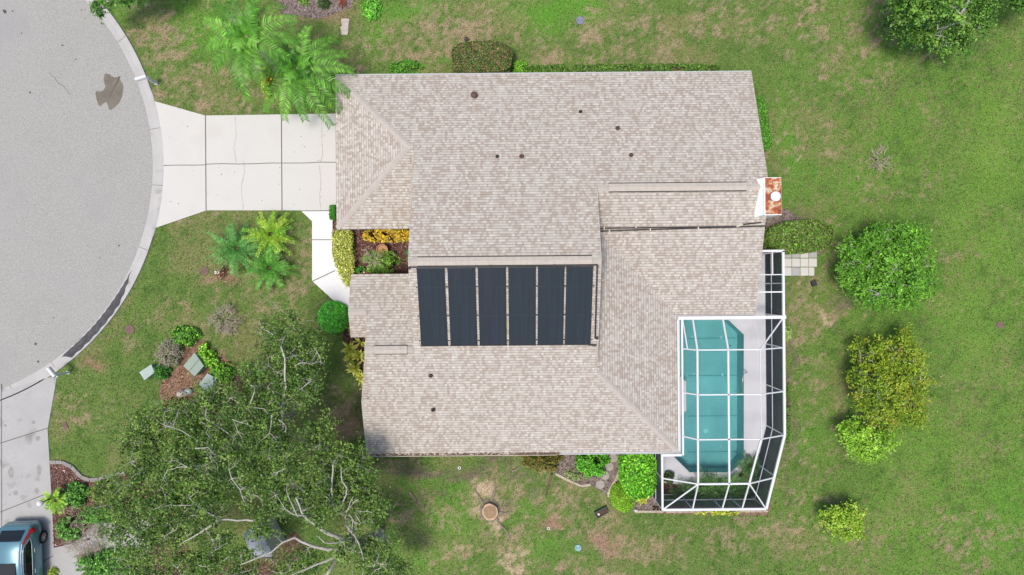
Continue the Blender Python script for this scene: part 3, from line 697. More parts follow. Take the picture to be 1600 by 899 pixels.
# chimney
m, n, l, b = newmat('rusted_metal'); M['rust'] = m
tc = n.new('ShaderNodeTexCoord'); t = n.new('ShaderNodeTexNoise'); t.inputs['Scale'].default_value = 3.2; t.inputs['Detail'].default_value = 6; t.inputs['Roughness'].default_value = .65; l.new(tc.outputs['Object'], t.inputs[0])
cr = n.new('ShaderNodeValToRGB'); l.new(t.outputs[0], cr.inputs[0]); e = cr.color_ramp.elements; e[0].position = .36; e[0].color = C(238, 228, 214); e[1].position = .8; e[1].color = C(120, 58, 44)
for p, cc in ((.44, (226, 190, 150)), (.49, (196, 108, 60)), (.58, (168, 84, 60))): k = e.new(p); k.color = C(*cc)
l.new(cr.outputs[0], b.inputs['Base Color']); b.inputs['Roughness'].default_value = .8
A = P(1187, 282, 4.6); 
cx0, cx1, cyt, cyb = 12.22, 13.0, 5.17, 3.42
ct = 5.2
mb = MB(); mb.box(((cx0+cx1)/2, (cyt+cyb)/2, ct/2-.03), (cx1-cx0, cyt-cyb, ct-.06)); mb.box(((cx0+cx1)/2, (cyt+cyb)/2, ct-.1), (cx1-cx0+.06, cyt-cyb+.06, .12))
mb.mesh([(11.98, cyb-.08, Zr(11.98, cyb)+.02), (11.98, cyt+.02, Zr(11.98, cyt)+.02), (cx0, cyt, ct-.04), (cx0, cyb, ct-.04), (cx0, cyb-.08, 4.2), (cx0, cyt, 4.2)], [(0, 3, 2, 1), (0, 4, 3), (1, 2, 5)])
ch = mb.build('chimney', M['brightwhite'], house)
mb = MB(); mb.box(((cx0+cx1)/2+.02, (cyt+cyb)/2, ct-.02), (cx1-cx0-.02, cyt-cyb+.0, .04)); mb.build('chimney_cap', M['rust'], ch)
mb = MB(); mb.lathe(((cx0+cx1)/2+.06, 4.26, ct), [(.16, 0), (.16, .12), (.235, .12), (.24, .2), (.2, .22), (.02, .23)], 24); mb.build('flue', M['white'], ch)

# ---- solar panels and pipes
m, n, l, b = newmat('solar_mat'); M['solar'] = m
tc = n.new('ShaderNodeTexCoord'); wv = n.new('ShaderNodeTexWave'); wv.inputs['Scale'].default_value = 6.0; wv.inputs['Distortion'].default_value = .4; wv.bands_direction = 'X'; l.new(tc.outputs['Object'], wv.inputs[0])
ns = n.new('ShaderNodeTexNoise'); ns.inputs['Scale'].default_value = 2.2; ns.inputs['Detail'].default_value = 6
mp = n.new('ShaderNodeMapping'); mp.inputs['Scale'].default_value = (3.5, .12, 0); l.new(tc.outputs['Object'], mp.inputs[0]); l.new(mp.outputs[0], ns.inputs[0])
cr = n.new('ShaderNodeValToRGB'); e = cr.color_ramp.elements; e[0].position = .3; e[0].color = C(52, 63, 74); e[1].position = .72; e[1].color = C(62, 75, 88); l.new(ns.outputs[0], cr.inputs[0])
mx = n.new('ShaderNodeMix'); mx.data_type = 'RGBA'; mx.blend_type = 'MULTIPLY'; mx.inputs[0].default_value = .4; l.new(cr.outputs[0], mx.inputs[6]); l.new(wv.outputs[0], mx.inputs[7]); l.new(mx.outputs[2], b.inputs['Base Color'])
b.inputs['Roughness'].default_value = .6; b.inputs['Specular IOR Level'].default_value = .2
M['strap'] = mat('strap', C(60, 72, 84), .6)
edges = [(-4.46, -3.15), (-3.02, -1.71), (-1.60, -.28), (-.17, 1.13), (1.22, 2.47), (2.55, 3.81)]
ordn = ['leftmost', 'second from left', 'third from left', 'third from right', 'second from right', 'rightmost']
sl = Vector((0, 1, PT)).normalized(); nrmS = Vector((0, -PT, 1)).normalized(); AX = (Vector((1, 0, 0)), sl, nrmS)
ytop, ybot = .93, -2.8
for i, (x0, x1) in enumerate(edges):
    yc = (ytop+ybot)/2; root = thing('solar_panel', f'dark ribbed pool heating panel on the roof, {ordn[i]} of the row of six', 'solar panel', (( x0+x1)/2, yc, zS(0, yc)), 'solar heating panels on the south roof')
    root_loc = root.location
    mb = MB(); L = (ytop-ybot)/sl.y
    c0 = Vector(((x0+x1)/2, yc, zS(0, yc)))+nrmS*.05
    nr_ = 26
    for k in range(nr_):
        xx = x0+(x1-x0)*(k+.5)/nr_; mb.box((xx, c0.y, c0.z), ((x1-x0)/nr_*.86, L, .02 + .004*(k % 2)), ax=AX)
    mb.box(c0-nrmS*.012, (x1-x0, L, .012), ax=AX)
    mb.build('collector', M['solar'], root)
    for yy, nm in ((ytop+.01, 0), (ybot-.01, 1)):
        mb = MB(); mb.tube([(x0-.02, yy, zS(0, yy)+.06), (x1+.02, yy, zS(0, yy)+.06)], .032, 8); mb.build('header_pipe', M['pipe'], root)
    for yy in (.06, -1.31, -2.55):
        mb = MB(); mb.box(Vector(((x0+x1)/2, yy, zS(0, yy)))+nrmS*.068, (x1-x0+.06, .016, .006), ax=AX)
        for xx in (x0-.06, x1+.06): mb.box(Vector((xx, yy, zS(0, yy)))+nrmS*.03, (.045, .05, .05), ax=AX)
        mb.build('strap', M['strap'] if yy > -2 else M['pipe'], root)
def rp(pts, off=.06):
    out = []
    for i in range(len(pts)-1):
        a, b_ = Vector(pts[i]), Vector(pts[i+1]); n_ = max(1, int((b_-a).length/.6))
        for k in range(n_): p = a.lerp(b_, k/n_); out.append((p.x, p.y, Zr(p.x, p.y)+off))
    out.append((pts[-1][0], pts[-1][1], Zr(*pts[-1])+off)); return out
pr = thing('header_pipe_run', 'black pipe run along the top of the solar panels and down their right side', 'pipe', (0, 1.0, zS(0, 1)))
mb = MB(); mb.tube(rp([(-4.83, .98), (4.0, 1.02)], .085), .04, 8); mb.tube(rp([(3.99, 1.02), (4.02, -2.5), (4.14, -2.52)], .07), .04, 8); mb.tube(rp([(3.7, -2.83), (4.1, -2.86)], .06), .045, 8)
mb.build('pipe', M['pipe'], pr)
for x, y in ((-4.78, .96), (-1.0, 1.0), (2.0, 1.0), (3.99, .95), (4.12, -2.5)):
    mb = MB(); mb.box((x, y, Zr(x, y)+.1), (.09, .13, .09)); mb.build('bracket', M['ventgrey'], pr)
A = PR(938, 357); B = PR(1150, 354.5); C_ = PR(1160, 351); D_ = PR(1196, 350.5); A2 = PR(938, 361.5); B2 = PR(1196, 357.5)
for nm, lab, pts in (('upper', 'upper of two black pipes crossing the east roof, with a pale jog near the chimney', [A, B, C_, D_]), ('lower', 'lower of two straight black pipes crossing the east roof below the chimney', [A2, B2])):
    o = thing('pool_pipe', lab, 'pipe', pts[0], 'black pipes crossing the east roof'); mb = MB()
    if nm == 'upper':
        mb.tube(rp([p[:2] for p in pts[:2]], .05), .036, 8); mb.tube(rp([p[:2] for p in pts[2:]], .05), .036, 8)
    else: mb.tube(rp([p[:2] for p in pts], .05), .036, 8)
    mb.build('pipe', M['pipe'], o)
    if nm == 'upper': mb = MB(); mb.tube(rp([p[:2] for p in pts[1:3]], .05), .045, 8); mb.build('joint', M['gutter'], o)
    for k in ((.02, .2, .43, .66, .97) if nm == 'upper' else (.05, .28, .55, .95)):
        p = pts[0].lerp(pts[-1], k); mb = MB(); mb.box((p.x, p.y, Zr(p.x, p.y)+.06), (.06, .12, .1)); mb.build('bracket', M['gutter'], o)

# ================================================================== POOL, DECK, CAGE
M['deck'] = mat('pool_deck', C(240, 242, 249), .85, .02, .8, .02, 20)
mb = MB()
bm = bmesh.new()
def tri_with_hole(outer, hole, z):
    b_ = bmesh.new(); ed = []
    for poly in (outer, hole):
        vv = [b_.verts.new((p[0], p[1], z)) for p in poly]; ed += [b_.edges.new((vv[i], vv[(i+1) % len(vv)])) for i in range(len(vv))]
    bmesh.ops.triangle_fill(b_, use_beauty=True, edges=ed); b_.verts.index_update()
    V = [v.co.copy() for v in b_.verts]; F = [tuple(v.index for v in f.verts) for f in b_.faces]; b_.free()
    F2 = []
    for f in F:
        nz = (V[f[1]]-V[f[0]]).cross(V[f[2]]-V[f[0]]).z; F2.append(f if nz > 0 else f[::-1])
    return V, F2
V, F = tri_with_hole(deck_o, POOL, .04); mb.mesh(V, F)
for i in range(len(deck_o)):
    p, q = deck_o[i], deck_o[(i+1) % len(deck_o)]; mb.face([(*p, 0), (*q, 0), (*q, .04), (*p, .04)])
struct(mb.build('pool_deck', M['deck']))
pool = thing('swimming_pool', 'teal swimming pool with cut corners under the white screen cage', 'swimming pool', (10.8, -6, 0))
M['plaster'] = mat('pool_plaster', C(196, 222, 224), .8, .09, .55, .05, 14)
M['coping'] = mat('pool_coping', C(236, 238, 242), .7, .02, 3)
mb = MB()
ccw = POOL if sum(POOL[i][0]*POOL[(i+1) % len(POOL)][1]-POOL[(i+1) % len(POOL)][0]*POOL[i][1] for i in range(len(POOL))) > 0 else POOL[::-1]
def zfl(y): return -1.12
n_ = len(ccw)
mb.face([(p[0], p[1], zfl(p[1])) for p in ccw])
for i in range(n_):
    p, q = ccw[i], ccw[(i+1) % n_]; mb.face([(*p, .039), (*q, .039), (*q, zfl(q[1])), (*p, zfl(p[1]))][::-1])
mb.build('basin', M['plaster'], pool)
mb = MB()
cen = Vector((10.8, -6.0))
for i in range(n_):
    p, q = Vector(ccw[i]), Vector(ccw[(i+1) % n_]); d = (q-p).normalized(); o_ = Vector((d.y, -d.x))
    mb.box(((p.x+q.x)/2+o_.x*.06, (p.y+q.y)/2+o_.y*.06, .044+.003*(i % 3)), ((q-p).length+.1, .13, .02), math.atan2(d.y, d.x))
mb.build('coping', M['coping'], pool)
m, n, l, b = newmat('pool_water'); M['water'] = m
tr = n.new('ShaderNodeBsdfTransparent'); tr.inputs[0].default_value = (.54, .87, .89, 1); gl = n.new('ShaderNodeBsdfGlossy'); gl.inputs['Roughness'].default_value = .05
fr = n.new('ShaderNodeFresnel'); fr.inputs[0].default_value = 1.33; mx = n.new('ShaderNodeMixShader'); l.new(fr.outputs[0], mx.inputs[0]); l.new(tr.outputs[0], mx.inputs[1]); l.new(gl.outputs[0], mx.inputs[2])
l.new(mx.outputs[0], n['Material Output'].inputs[0])
t = n.new('ShaderNodeTexNoise'); t.inputs['Scale'].default_value = 3; bp = n.new('ShaderNodeBump'); bp.inputs['Strength'].default_value = .15; tc = n.new('ShaderNodeTexCoord'); l.new(tc.outputs['Object'], t.inputs[0]); l.new(t.outputs[0], bp.inputs['Height']); l.new(bp.outputs[0], gl.inputs['Normal'])
mb = MB(); mb.face([(p[0], p[1], -.06) for p in ccw]); mb.build('water', M['water'], pool)
M['poolline'] = mat('pool_tile_line', C(150, 190, 192), .7)
mb = MB()
def onfl(px, py, dz=.01):
    p = P(px, py, -1.2); return Vector((p.x, p.y, zfl(p.y)+dz))
for py in (529, 587, 650, 706): mb = MB(); mb.bar(onfl(1074, py), onfl(1160, py-1), .06, .008); mb.build('floor_line', M['poolline'], pool)
for px, py, r in ((1081, 526, .07), (1126, 527, .08), (1084, 584, .07), (1128, 585, .08), (1102, 673, .13), (1125, 697, .05), (1096, 733, .05), (1080, 652, .05), (1140, 540, .04)):
    p = onfl(px, py, .015); mb = MB(); mb.lathe(p, [(r, 0), (r*.8, .015), (r*.3, .02)], 14); mb.build('floor_fitting', M['white' if r > .045 else 'black'], pool)
mb = MB(); a = P(1160, 580); b_ = P(1157, 618)
mb.tube([(a.x+.12, a.y, .05), (a.x+.1, a.y, .5), (a.x-.02, a.y, .72), (a.x-.2, a.y-.05, .75), (b_.x-.1, b_.y+.3, .5), (b_.x-.05, b_.y, -.2), (b_.x-.05, b_.y, -.7)], .022, 8); mb.build('handrail', M['chrome'], pool, smooth=True)

def screenmat(name, op, col):
    m, n, l, b = newmat(name); tr = n.new('ShaderNodeBsdfTransparent'); df = n.new('ShaderNodeBsdfDiffuse'); df.inputs[0].default_value = col
    mx = n.new('ShaderNodeMixShader'); mx.inputs[0].default_value = op; l.new(tr.outputs[0], mx.inputs[1]); l.new(df.outputs[0], mx.inputs[2]); l.new(mx.outputs[0], n['Material Output'].inputs[0]); return m
M['screen_roof'] = screenmat('roof_screen', .06, C(70, 76, 84)); M['screen_wall'] = screenmat('wall_screen', .86, C(92, 99, 114))
cage = thing('pool_cage', 'white framed screen enclosure standing over the swimming pool', 'screen enclosure', (11, -5, 0))
ZC = 3.5
E = dict(a=(8.69, -1.6, ZE), b=(14.1, -1.6, ZE), c=(14.1, -7.79, ZE), d=(13.1, -11.62, ZE), e=(7.72, -11.62, ZE), f=(7.72, -8.72, ZE), g=(8.72, -8.72, ZE))
Tp = dict(a=(9.36, -3.25, ZC), c=(12.55, -3.25, ZC), b=(12.55, -7.79, ZC), d=(11.93, -10.04, ZC), e=(9.34, -10.04, ZC))
fr = MB(); W_ = .062
def B_(p, q, w_=W_, h=.075): fr.bar(p, q, w_, h)
B_((8.6, -1.66, ZE+.03), (14.2, -1.66, ZE+.03), .17, .16); B_(E['b'], E['c'], .12, .12); B_(E['c'], E['d'], .12, .12); B_(E['d'], E['e'], .12, .12); B_(E['e'], E['f'], .1, .1)
B_((7.72, -8.78, ZE), (8.74, -8.78, ZE), .12, .12); B_((8.80, -8.78, ZE+.04), (8.80, -1.7, ZE+.04), .09, .1)
# ridge frame
B_(Tp['a'], (12.55, -3.25, ZC)); B_((12.55, -3.25, ZC), Tp['b'], .03, .05); B_(Tp['b'], Tp['d'], .085); B_(Tp['d'], Tp['e'], .09); B_(Tp['e'], Tp['a'], .09)
B_((10.92, -3.25, ZC), (10.92, -10.04, ZC), .09)
for y in (-5.52, -7.79): B_((9.36, y, ZC), (12.55, y, ZC))
for y in (-3.25, -5.52, -7.79): B_((8.8, y, ZE+.06), (9.36, y, ZC)); B_((12.55, y, ZC), (14.1, y, ZE))
B_(Tp['d'], (13.52, -10.0, ZE)); B_(Tp['e'], (7.72, -9.98, ZE)); B_(Tp['e'], E['e']); B_(Tp['d'], E['d'])
B_((9.34, -10.04, ZC), (9.28, -11.62, ZE)); B_((10.92, -10.04, ZC), (10.82, -11.62, ZE)); B_((11.93, -10.04, ZC), (11.85, -11.62, ZE))
for x in (9.36, 10.92): B_((x, -1.66, ZE+.03), (x, -3.25, ZC), .085)
B_((12.55, -1.66, ZE+.05), (12.55, -3.25, ZC), .018, .018); B_((14.1, -1.66, ZE), (12.55, -3.25, ZC)); B_((8.85, -1.7, ZE), (9.0, -3.25, ZE+.35), .05)
# posts, chair rails, sills
for p in ((14.1, -1.6), (14.1, -3.25), (14.1, -5.52), (14.1, -7.79), (13.55, -9.9), (13.1, -11.62), (11.85, -11.62), (10.82, -11.62), (9.28, -11.62), (7.72, -11.62), (7.72, -10.0), (7.72, -8.75), (14.1, 1.75), (14.1, .1)):
    fr.box((p[0], p[1], ZE/2), (.06, .06, ZE))
for z in (.05, 1.0):
    B_((14.1, 1.75, z), (14.1, -7.79, z), .05, .06); B_((14.1, -7.79, z), (13.1, -11.62, z), .05, .06); B_((13.1, -11.62, z), (7.72, -11.62, z), .05, .06); B_((7.72, -11.62, z), (7.72, -8.7, z), .05, .06)
# lower side bay beside the house wall
B_((12.6, 1.78, ZE), (14.16, 1.78, ZE), .12, .12); B_((14.1, 1.78, ZE), (14.1, -1.6, ZE), .12, .12); B_((12.7, .55, ZE), (14.1, .55, ZE), .05, .06); B_((12.65, -.35, ZE), (14.1, -.35, ZE), .07, .07)
B_((13.55, 1.78, ZE), (13.55, .55, ZE), .05, .05); fr.box((13.1, 1.75, ZE/2), (.06, .06, ZE)); B_((12.4, 1.75, 1.0), (14.1, 1.75, 1.0), .05, .05)
fr.build('frame', M['white'], cage)
sc = MB(); d_ = -.02
def pan(*pts, mi=0): sc.face([(p[0], p[1], p[2]+d_) for p in pts], mi)
pan(Tp['a'], Tp['e'], Tp['d'], Tp['b'], (12.55, -3.25, ZC)); pan((8.8, -1.66, ZE), (9.36, -3.25, ZC), (12.55, -3.25, ZC), (14.1, -1.66, ZE)); pan((12.55, -3.25, ZC), Tp['b'], E['c'], E['b']); pan(Tp['b'], Tp['d'], E['d'], E['c']); pan(Tp['d'], Tp['e'], E['e'], E['d'])
pan((8.8, -8.72, ZE), Tp['e'], Tp['a'], (8.8, -1.66, ZE)); pan((7.72, -8.72, ZE), E['e'], Tp['e'], (8.8, -8.72, ZE)); pan((12.6, 1.78, ZE), (12.6, -1.6, ZE), (14.1, -1.6, ZE), (14.1, 1.78, ZE))
sc.build('roof_screen', M['screen_roof'], cage)
sc = MB()
def wpan(p, q): sc.face([(p[0], p[1], .05), (q[0], q[1], .05), (q[0], q[1], ZE-.06), (p[0], p[1], ZE-.06)])
wpan((14.1, 1.75), (14.1, -7.79)); wpan((14.1, -7.79), (13.1, -11.62)); wpan((13.1, -11.62), (7.72, -11.62)); wpan((7.72, -11.62), (7.72, -8.75)); wpan((12.2, 1.75), (14.1, 1.75))
sc.build('wall_screen', M['screen_wall'], cage)

# ================================================================== VEGETATION
def ellip_sample(n_, rng, pw=.45, top=True):
    d = norm(rng.normal(size=(n_, 3)))
    if top: d[:, 2] = np.abs(d[:, 2])*.95-.08*rng.random(n_)
    return d, rng.random(n_)**pw
def shrub(name, label, cat, px, py, rx, ry, h, cols, leaf=(.09, .05), lai=3.2, rot=0, sq=2.0, group=None, bare=0, var=.22, wts=None, zc=None, clump=None, seed=0, neat=False, poly=None, stems=True):
    """a bush with its top centred at photo pixel (px,py); rx,ry in pixels, h metres. sq>2 squares it off like a clipped hedge."""
    rng = np.random.default_rng(1000+seed+int(px)*7+int(py))
    zt = h*.6; c = P(px, py, zt); s = (HC-zt)/FPX; ax, ay = rx*s, ry*s
    root = thing(name, label, cat, (c.x, c.y, 0), group)
    area = math.pi*ax*ay + math.pi*(ax+ay)*h*.6; la = leaf[0]*leaf[1]*.5
    n_ = int(min(26000, max(300, area*lai/la)))
    d, r = ellip_sample(n_, rng, .25)
    if sq > 2:
        fx_, fy_ = rng.uniform(-1, 1, n_), rng.uniform(-1, 1, n_); m0 = (np.abs(fx_)**sq+np.abs(fy_)**sq)**(1/sq); k0 = m0 < 1
        fx_, fy_, m0 = fx_[k0], fy_[k0], m0[k0]; n_ = len(fx_); side = rng.random(n_) < .3
        fx_ = np.where(side, fx_/np.maximum(m0, .05), fx_); fy_ = np.where(side, fy_/np.maximum(m0, .05), fy_)
        zz_ = np.where(side, rng.random(n_), 1-.25*rng.random(n_)-.12*np.minimum(1, m0)**6)
        d = np.stack([fx_, fy_, zz_], 1); r = np.ones(n_)
    ca, sa = math.cos(rot), math.sin(rot)
    ed = 1 + (fbm(np.arctan2(d[:, 1], d[:, 0])*1.7+5, d[:, 2]*2.+3, 1.6, seed+3, 3)-.5)*(1.0 if sq <= 2 and not neat else .16)
    lx, ly = d[:, 0]*ax*r*ed, d[:, 1]*ay*r*ed
    x, y, z = c.x+lx*ca-ly*sa, c.y+lx*sa+ly*ca, np.maximum(.03, d[:, 2]*h*(.85 if sq > 2 else 1)*(.55+.45*r)*ed)
    if clump is None: clump, bare = (0, 0) if (sq > 2 or neat) else (.38, .14)
    if clump:
        m_ = fbm(x*1.0, y*1.0, 1.0/clump, seed+77, 3) + (fbm(z, x+y, 1.0/clump, seed+5, 2)-.5)*.4; k = m_ > np.quantile(m_, bare if bare else .2)
        x, y, z, d = x[k], y[k], z[k], d[k]
    nn = len(x)
    nr = (d if sq <= 2 else d**7)*np.array([.45, .45, .8]) + rng.normal(0, .45, (nn, 3)); nr[:, 2] = np.abs(nr[:, 2])+.45
    sc_ = rng.uniform(.65, 1.35, nn)
    q = leafquads(np.stack([x, y, z], 1), nr, leaf[0]*sc_, leaf[1]*sc_, rng)
    quadmesh('foliage', q, pickcol(nn, cols, rng, var, wts), M['leaf'], root)
    if stems:
        mb = MB(); rnd = random.Random(seed+int(px))
        for k in range(9):
            a = rnd.uniform(0, 6.28); t = rnd.uniform(.4, .85); e = Vector((c.x+ax*t*math.cos(a)*ca-ay*t*math.sin(a)*sa, c.y+ax*t*math.cos(a)*sa+ay*t*math.sin(a)*ca, h*rnd.uniform(.5, .8)))
            b_ = Vector((c.x+rnd.uniform(-.1, .1)*ax, c.y+rnd.uniform(-.1, .1)*ay, 0)); mb.tube([b_, b_.lerp(e, .5)+Vector((0, 0, .12*h)), e], [.022, .016, .006], 5)
        mb.build('stem', M['bark_brown'], root)
    return root
def twigs(mb, c, r, n_, rnd, L=(.25, .6), rad=.012, up=.35):
    for k in range(n_):
        a = rnd.uniform(0, 6.28); t = rnd.random()**.6*r; p = Vector((c.x+t*math.cos(a), c.y+t*math.sin(a), c.z+rnd.uniform(0, up)))
        a2 = a+rnd.uniform(-1.4, 1.4); l_ = rnd.uniform(*L); q = p+Vector((math.cos(a2)*l_, math.sin(a2)*l_, rnd.uniform(-.05, up*.6)))
        m_ = p.lerp(q, .5)+Vector((rnd.uniform(-.08, .08), rnd.uniform(-.08, .08), rnd.uniform(0, .08)))
        mb.tube([p, m_, q], [rad, rad*.8, rad*.35], 4)
        q2 = m_+Vector((math.cos(a2+.8)*l_*.4, math.sin(a2+.8)*l_*.4, .04)); mb.tube([m_, q2], [rad*.7, rad*.3], 4)

def broadleaf(name, label, cat, base, lobes, cols, leaf, ncl, per, rc, limbs=None, hub=None, trunk_r=.15, seed=0, group=None, bark='bark', twig_r=.02, wts=None, var=.22, flat=.55, upn=.9, extra=None, twigfrac=.5, limb_k=1.0, baretw=0):
    """lobes: (px,py,z,rx,ry) crown masses; limbs: lists of (px,py,z) bare branches that show."""
    rng = np.random.default_rng(seed); rnd = random.Random(seed)
    b0 = P(*base); root = thing(name, label, cat, (b0.x, b0.y, 0), group)
    W = np.array([lo[3]*lo[4] for lo in lobes], float); W /= W.sum()
    cl = []
    for _ in range(ncl):
        lo = lobes[rng.choice(len(lobes), p=W)]; c = P(lo[0], lo[1], lo[2]); s = (HC-lo[2])/FPX
        d = norm(rng.normal(size=3)); r = rng.random()**.4; d = d*r
        hz = lo[5] if len(lo) > 5 else flat*.5*(lo[3]+lo[4])*s
        cl.append((c.x+d[0]*lo[3]*s, c.y+d[1]*lo[4]*s, max(.4, lo[2]+d[2]*hz)))
    cl = np.array(cl); cl[:, 2] += .35*(baretw > 0)
    # skeleton
    mb = MB(); H = P(*hub) if hub else Vector((b0.x, b0.y, np.mean([lo[2] for lo in lobes])*.55))
    mid = b0.lerp(H, .5)+Vector((rnd.uniform(-.1, .1), rnd.uniform(-.1, .1), 0))
    mb.tube([b0+Vector((0, 0, -.05)), b0+Vector((0, 0, .12))+(H-b0)*.03, mid, H], [trunk_r*1.5, trunk_r*1.1, trunk_r*.95, trunk_r*.8], 10)
    sk = [H.copy(), mid.copy()]; limbo = MB()
    for lb in (limbs or []):
        r0, r1 = lb[0][0]*limb_k, lb[0][1]*limb_k; pts = [P(*p) for p in lb[1]]
        # join its foot to the nearest skeleton point
        j = min(sk, key=lambda p: (p-pts[0]).length + 2.5*max(0, p.z-pts[0].z+.9))
        full = [j-Vector((0, 0, .25)), j.lerp(pts[0], .3)-Vector((0, 0, min(1.6, .5*(j-pts[0]).length))), j.lerp(pts[0], .75)-Vector((0, 0, min(1.2, .35*(j-pts[0]).length)))] if (j-pts[0]).length > .3 else []
        allp = full+pts
        # wiggle
        out = [allp[0]]
        for i in range(1, len(allp)):
            a, b_ = allp[i-1], allp[i]; k = max(1, int((b_-a).length/.35))
            for t in range(1, k+1): out.append(a.lerp(b_, t/k)+(Vector((rnd.uniform(-.035, .035), rnd.uniform(-.035, .035), rnd.uniform(-.03, .03))) if t < k else Vector((0, 0, 0))))
        n_ = len(out); rr = [r0*1.25+(r1-r0*1.25)*i/(n_-1) for i in range(n_)]
        limbo.tube(out, rr, 7); sk += out
    if not limbs:
        for lo in lobes:
            c = P(lo[0], lo[1], lo[2]); j = min(sk, key=lambda p: (p-c).length); mm = j.lerp(c, .5)+Vector((rnd.uniform(-.15, .15), rnd.uniform(-.15, .15), .1))
            limbo.tube([j, mm, c], [trunk_r*.55, trunk_r*.4, trunk_r*.2], 6); sk += [mm, c]
    ska = np.array([tuple(p) for p in sk])
    tw = MB()
    for k in range(int(ncl*twigfrac)):
        e = cl[k]; j = ska[np.argmin(((ska-e)**2).sum(1))]; L = np.linalg.norm(e-j)
        if L < .15 or L > 4.5: continue
        a, b_ = Vector(j), Vector(e); n_ = max(2, int(L/.45)); pts = [a.lerp(b_, t/n_)+(Vector((rnd.gauss(0, .06), rnd.gauss(0, .06), rnd.gauss(0, .05))) if 0 < t < n_ else Vector((0, 0, 0))) for t in range(n_+1)]
        tw.tube(pts, [twig_r*(1.2-.95*t/n_)*(1+.25*L) for t in range(n_+1)], 4, cap=False)
        if L > .6: ska = np.vstack([ska, [tuple(p) for p in pts[1:-1]]])
    mb.build('trunk', M[bark], root, smooth=True); limbo.build('limb', M[bark], root, smooth=True)
    if tw.v: tw.build('twigs', M[bark], root)
    for k in range(baretw):
        c0 = Vector(cl[rng.integers(len(cl))]); c0.z = max(c0.z, 4.5)+rnd.uniform(.25, .6)
        a = rnd.uniform(0, 6.28); bt = MB()
        def grow(p, a, L, r, dep):
            n_ = max(2, int(L/.22)); pts = [p]
            for t in range(n_): a += rnd.uniform(-.45, .45); pts.append(pts[-1]+Vector((math.cos(a), math.sin(a), rnd.uniform(-.1, .25)))*(L/n_))
            bt.tube(pts, [r*(1-.65*t/n_) for t in range(n_+1)], 5)
            if dep:
                for _ in range(rnd.choice((1, 2, 2))): grow(pts[rnd.randrange(1, len(pts))], a+rnd.choice((-1, 1))*rnd.uniform(.5, 1.1), L*rnd.uniform(.4, .7), r*.6, dep-1)
        grow(c0-Vector((0, 0, .3)), a, rnd.uniform(.35, .95), rnd.uniform(.014, .028), 2); bt.build('bare_twig', M[bark], root)
    # leaves
    cc = np.repeat(cl, per, axis=0); nn = len(cc)
    rcl = np.repeat(rng.uniform(.6, 1.35, len(cl)), per)
    dist_ = ((cl[:, None, :]-ska[None, ::3, :])**2).sum(2); nb = ska[::3][dist_.argmin(1)]
    axs = cl-nb; axs[:, 2] *= .4; axs += rng.normal(0, .25, axs.shape)*np.array([1, 1, .4]); axs = norm(axs); axs = np.repeat(axs, per, axis=0)
    g0 = rng.normal(size=(nn, 3))*np.array([1, 1, .7]); al = np.sum(g0*axs, 1, keepdims=True)
    dv_ = (g0*.62 + axs*(al*.95))*rc*.55*rcl[:, None]
    p = cc+dv_; p[:, 2] = np.maximum(p[:, 2], .15)
    nr = rng.normal(0, .55, (nn, 3))+dv_/rc*.5; nr[:, 2] = np.abs(nr[:, 2])+upn*.6
    sc_ = rng.uniform(.65, 1.35, nn)
    tint = np.repeat(rng.uniform(1-var*.8, 1+var*.8, (len(cl), 1)), per, axis=0)
    ci = np.repeat(pickcol(len(cl), cols, rng, .1, wts), per, axis=0)*.55 + pickcol(nn, cols, rng, var, wts)*.45
    quadmesh('crown', leafquads(p, nr, leaf[0]*sc_, leaf[1]*sc_, rng), ci*tint, M['leaf'], root)
    return root

# ---- the big oak
ZL = 7.0
def L_(r0, r1, *pts, z0=None, z1=None):
    n_ = len(pts); out = []
    for i, p in enumerate(pts):
        z = p[2] if len(p) > 2 else (z0 + (z1-z0)*i/(n_-1)); out.append((p[0], p[1], z))
    return ((r0, r1), out)
oak_lobes = [(450,530,4.8,42,45),(420,590,5.2,50,42),(470,600,5,38,40),(500,680,5,26,34),(522,715,5.2,26,28),(350,640,5.6,70,45),(270,665,5.4,60,45),(225,690,5,40,45),(420,660,5.5,45,40),(440,715,5.8,60,38),(340,720,6,80,50),(250,755,5.8,70,50),(190,790,5,45,50),
 (300,790,5.8,70,45),(240,830,5.6,65,45),(330,850,5.6,45,40),(475,760,6,48,40),(420,780,6,40,34),(550,730,5.0,40,42),(575,790,4.8,34,42),(590,860,4.4,36,40),(505,790,5.6,34,34),(545,862,5.4,24,26),(470,875,5.0,46,26),(300,880,5.4,60,26),(220,880,5.2,45,30),(600,890,3.6,36,20),(550,765,4.6,40,30),(385,862,6,22,16),(416,826,6.2,18,12),(380,890,4.4,30,20),(620,885,2.6,24,24),(495,545,4.4,20,36)]
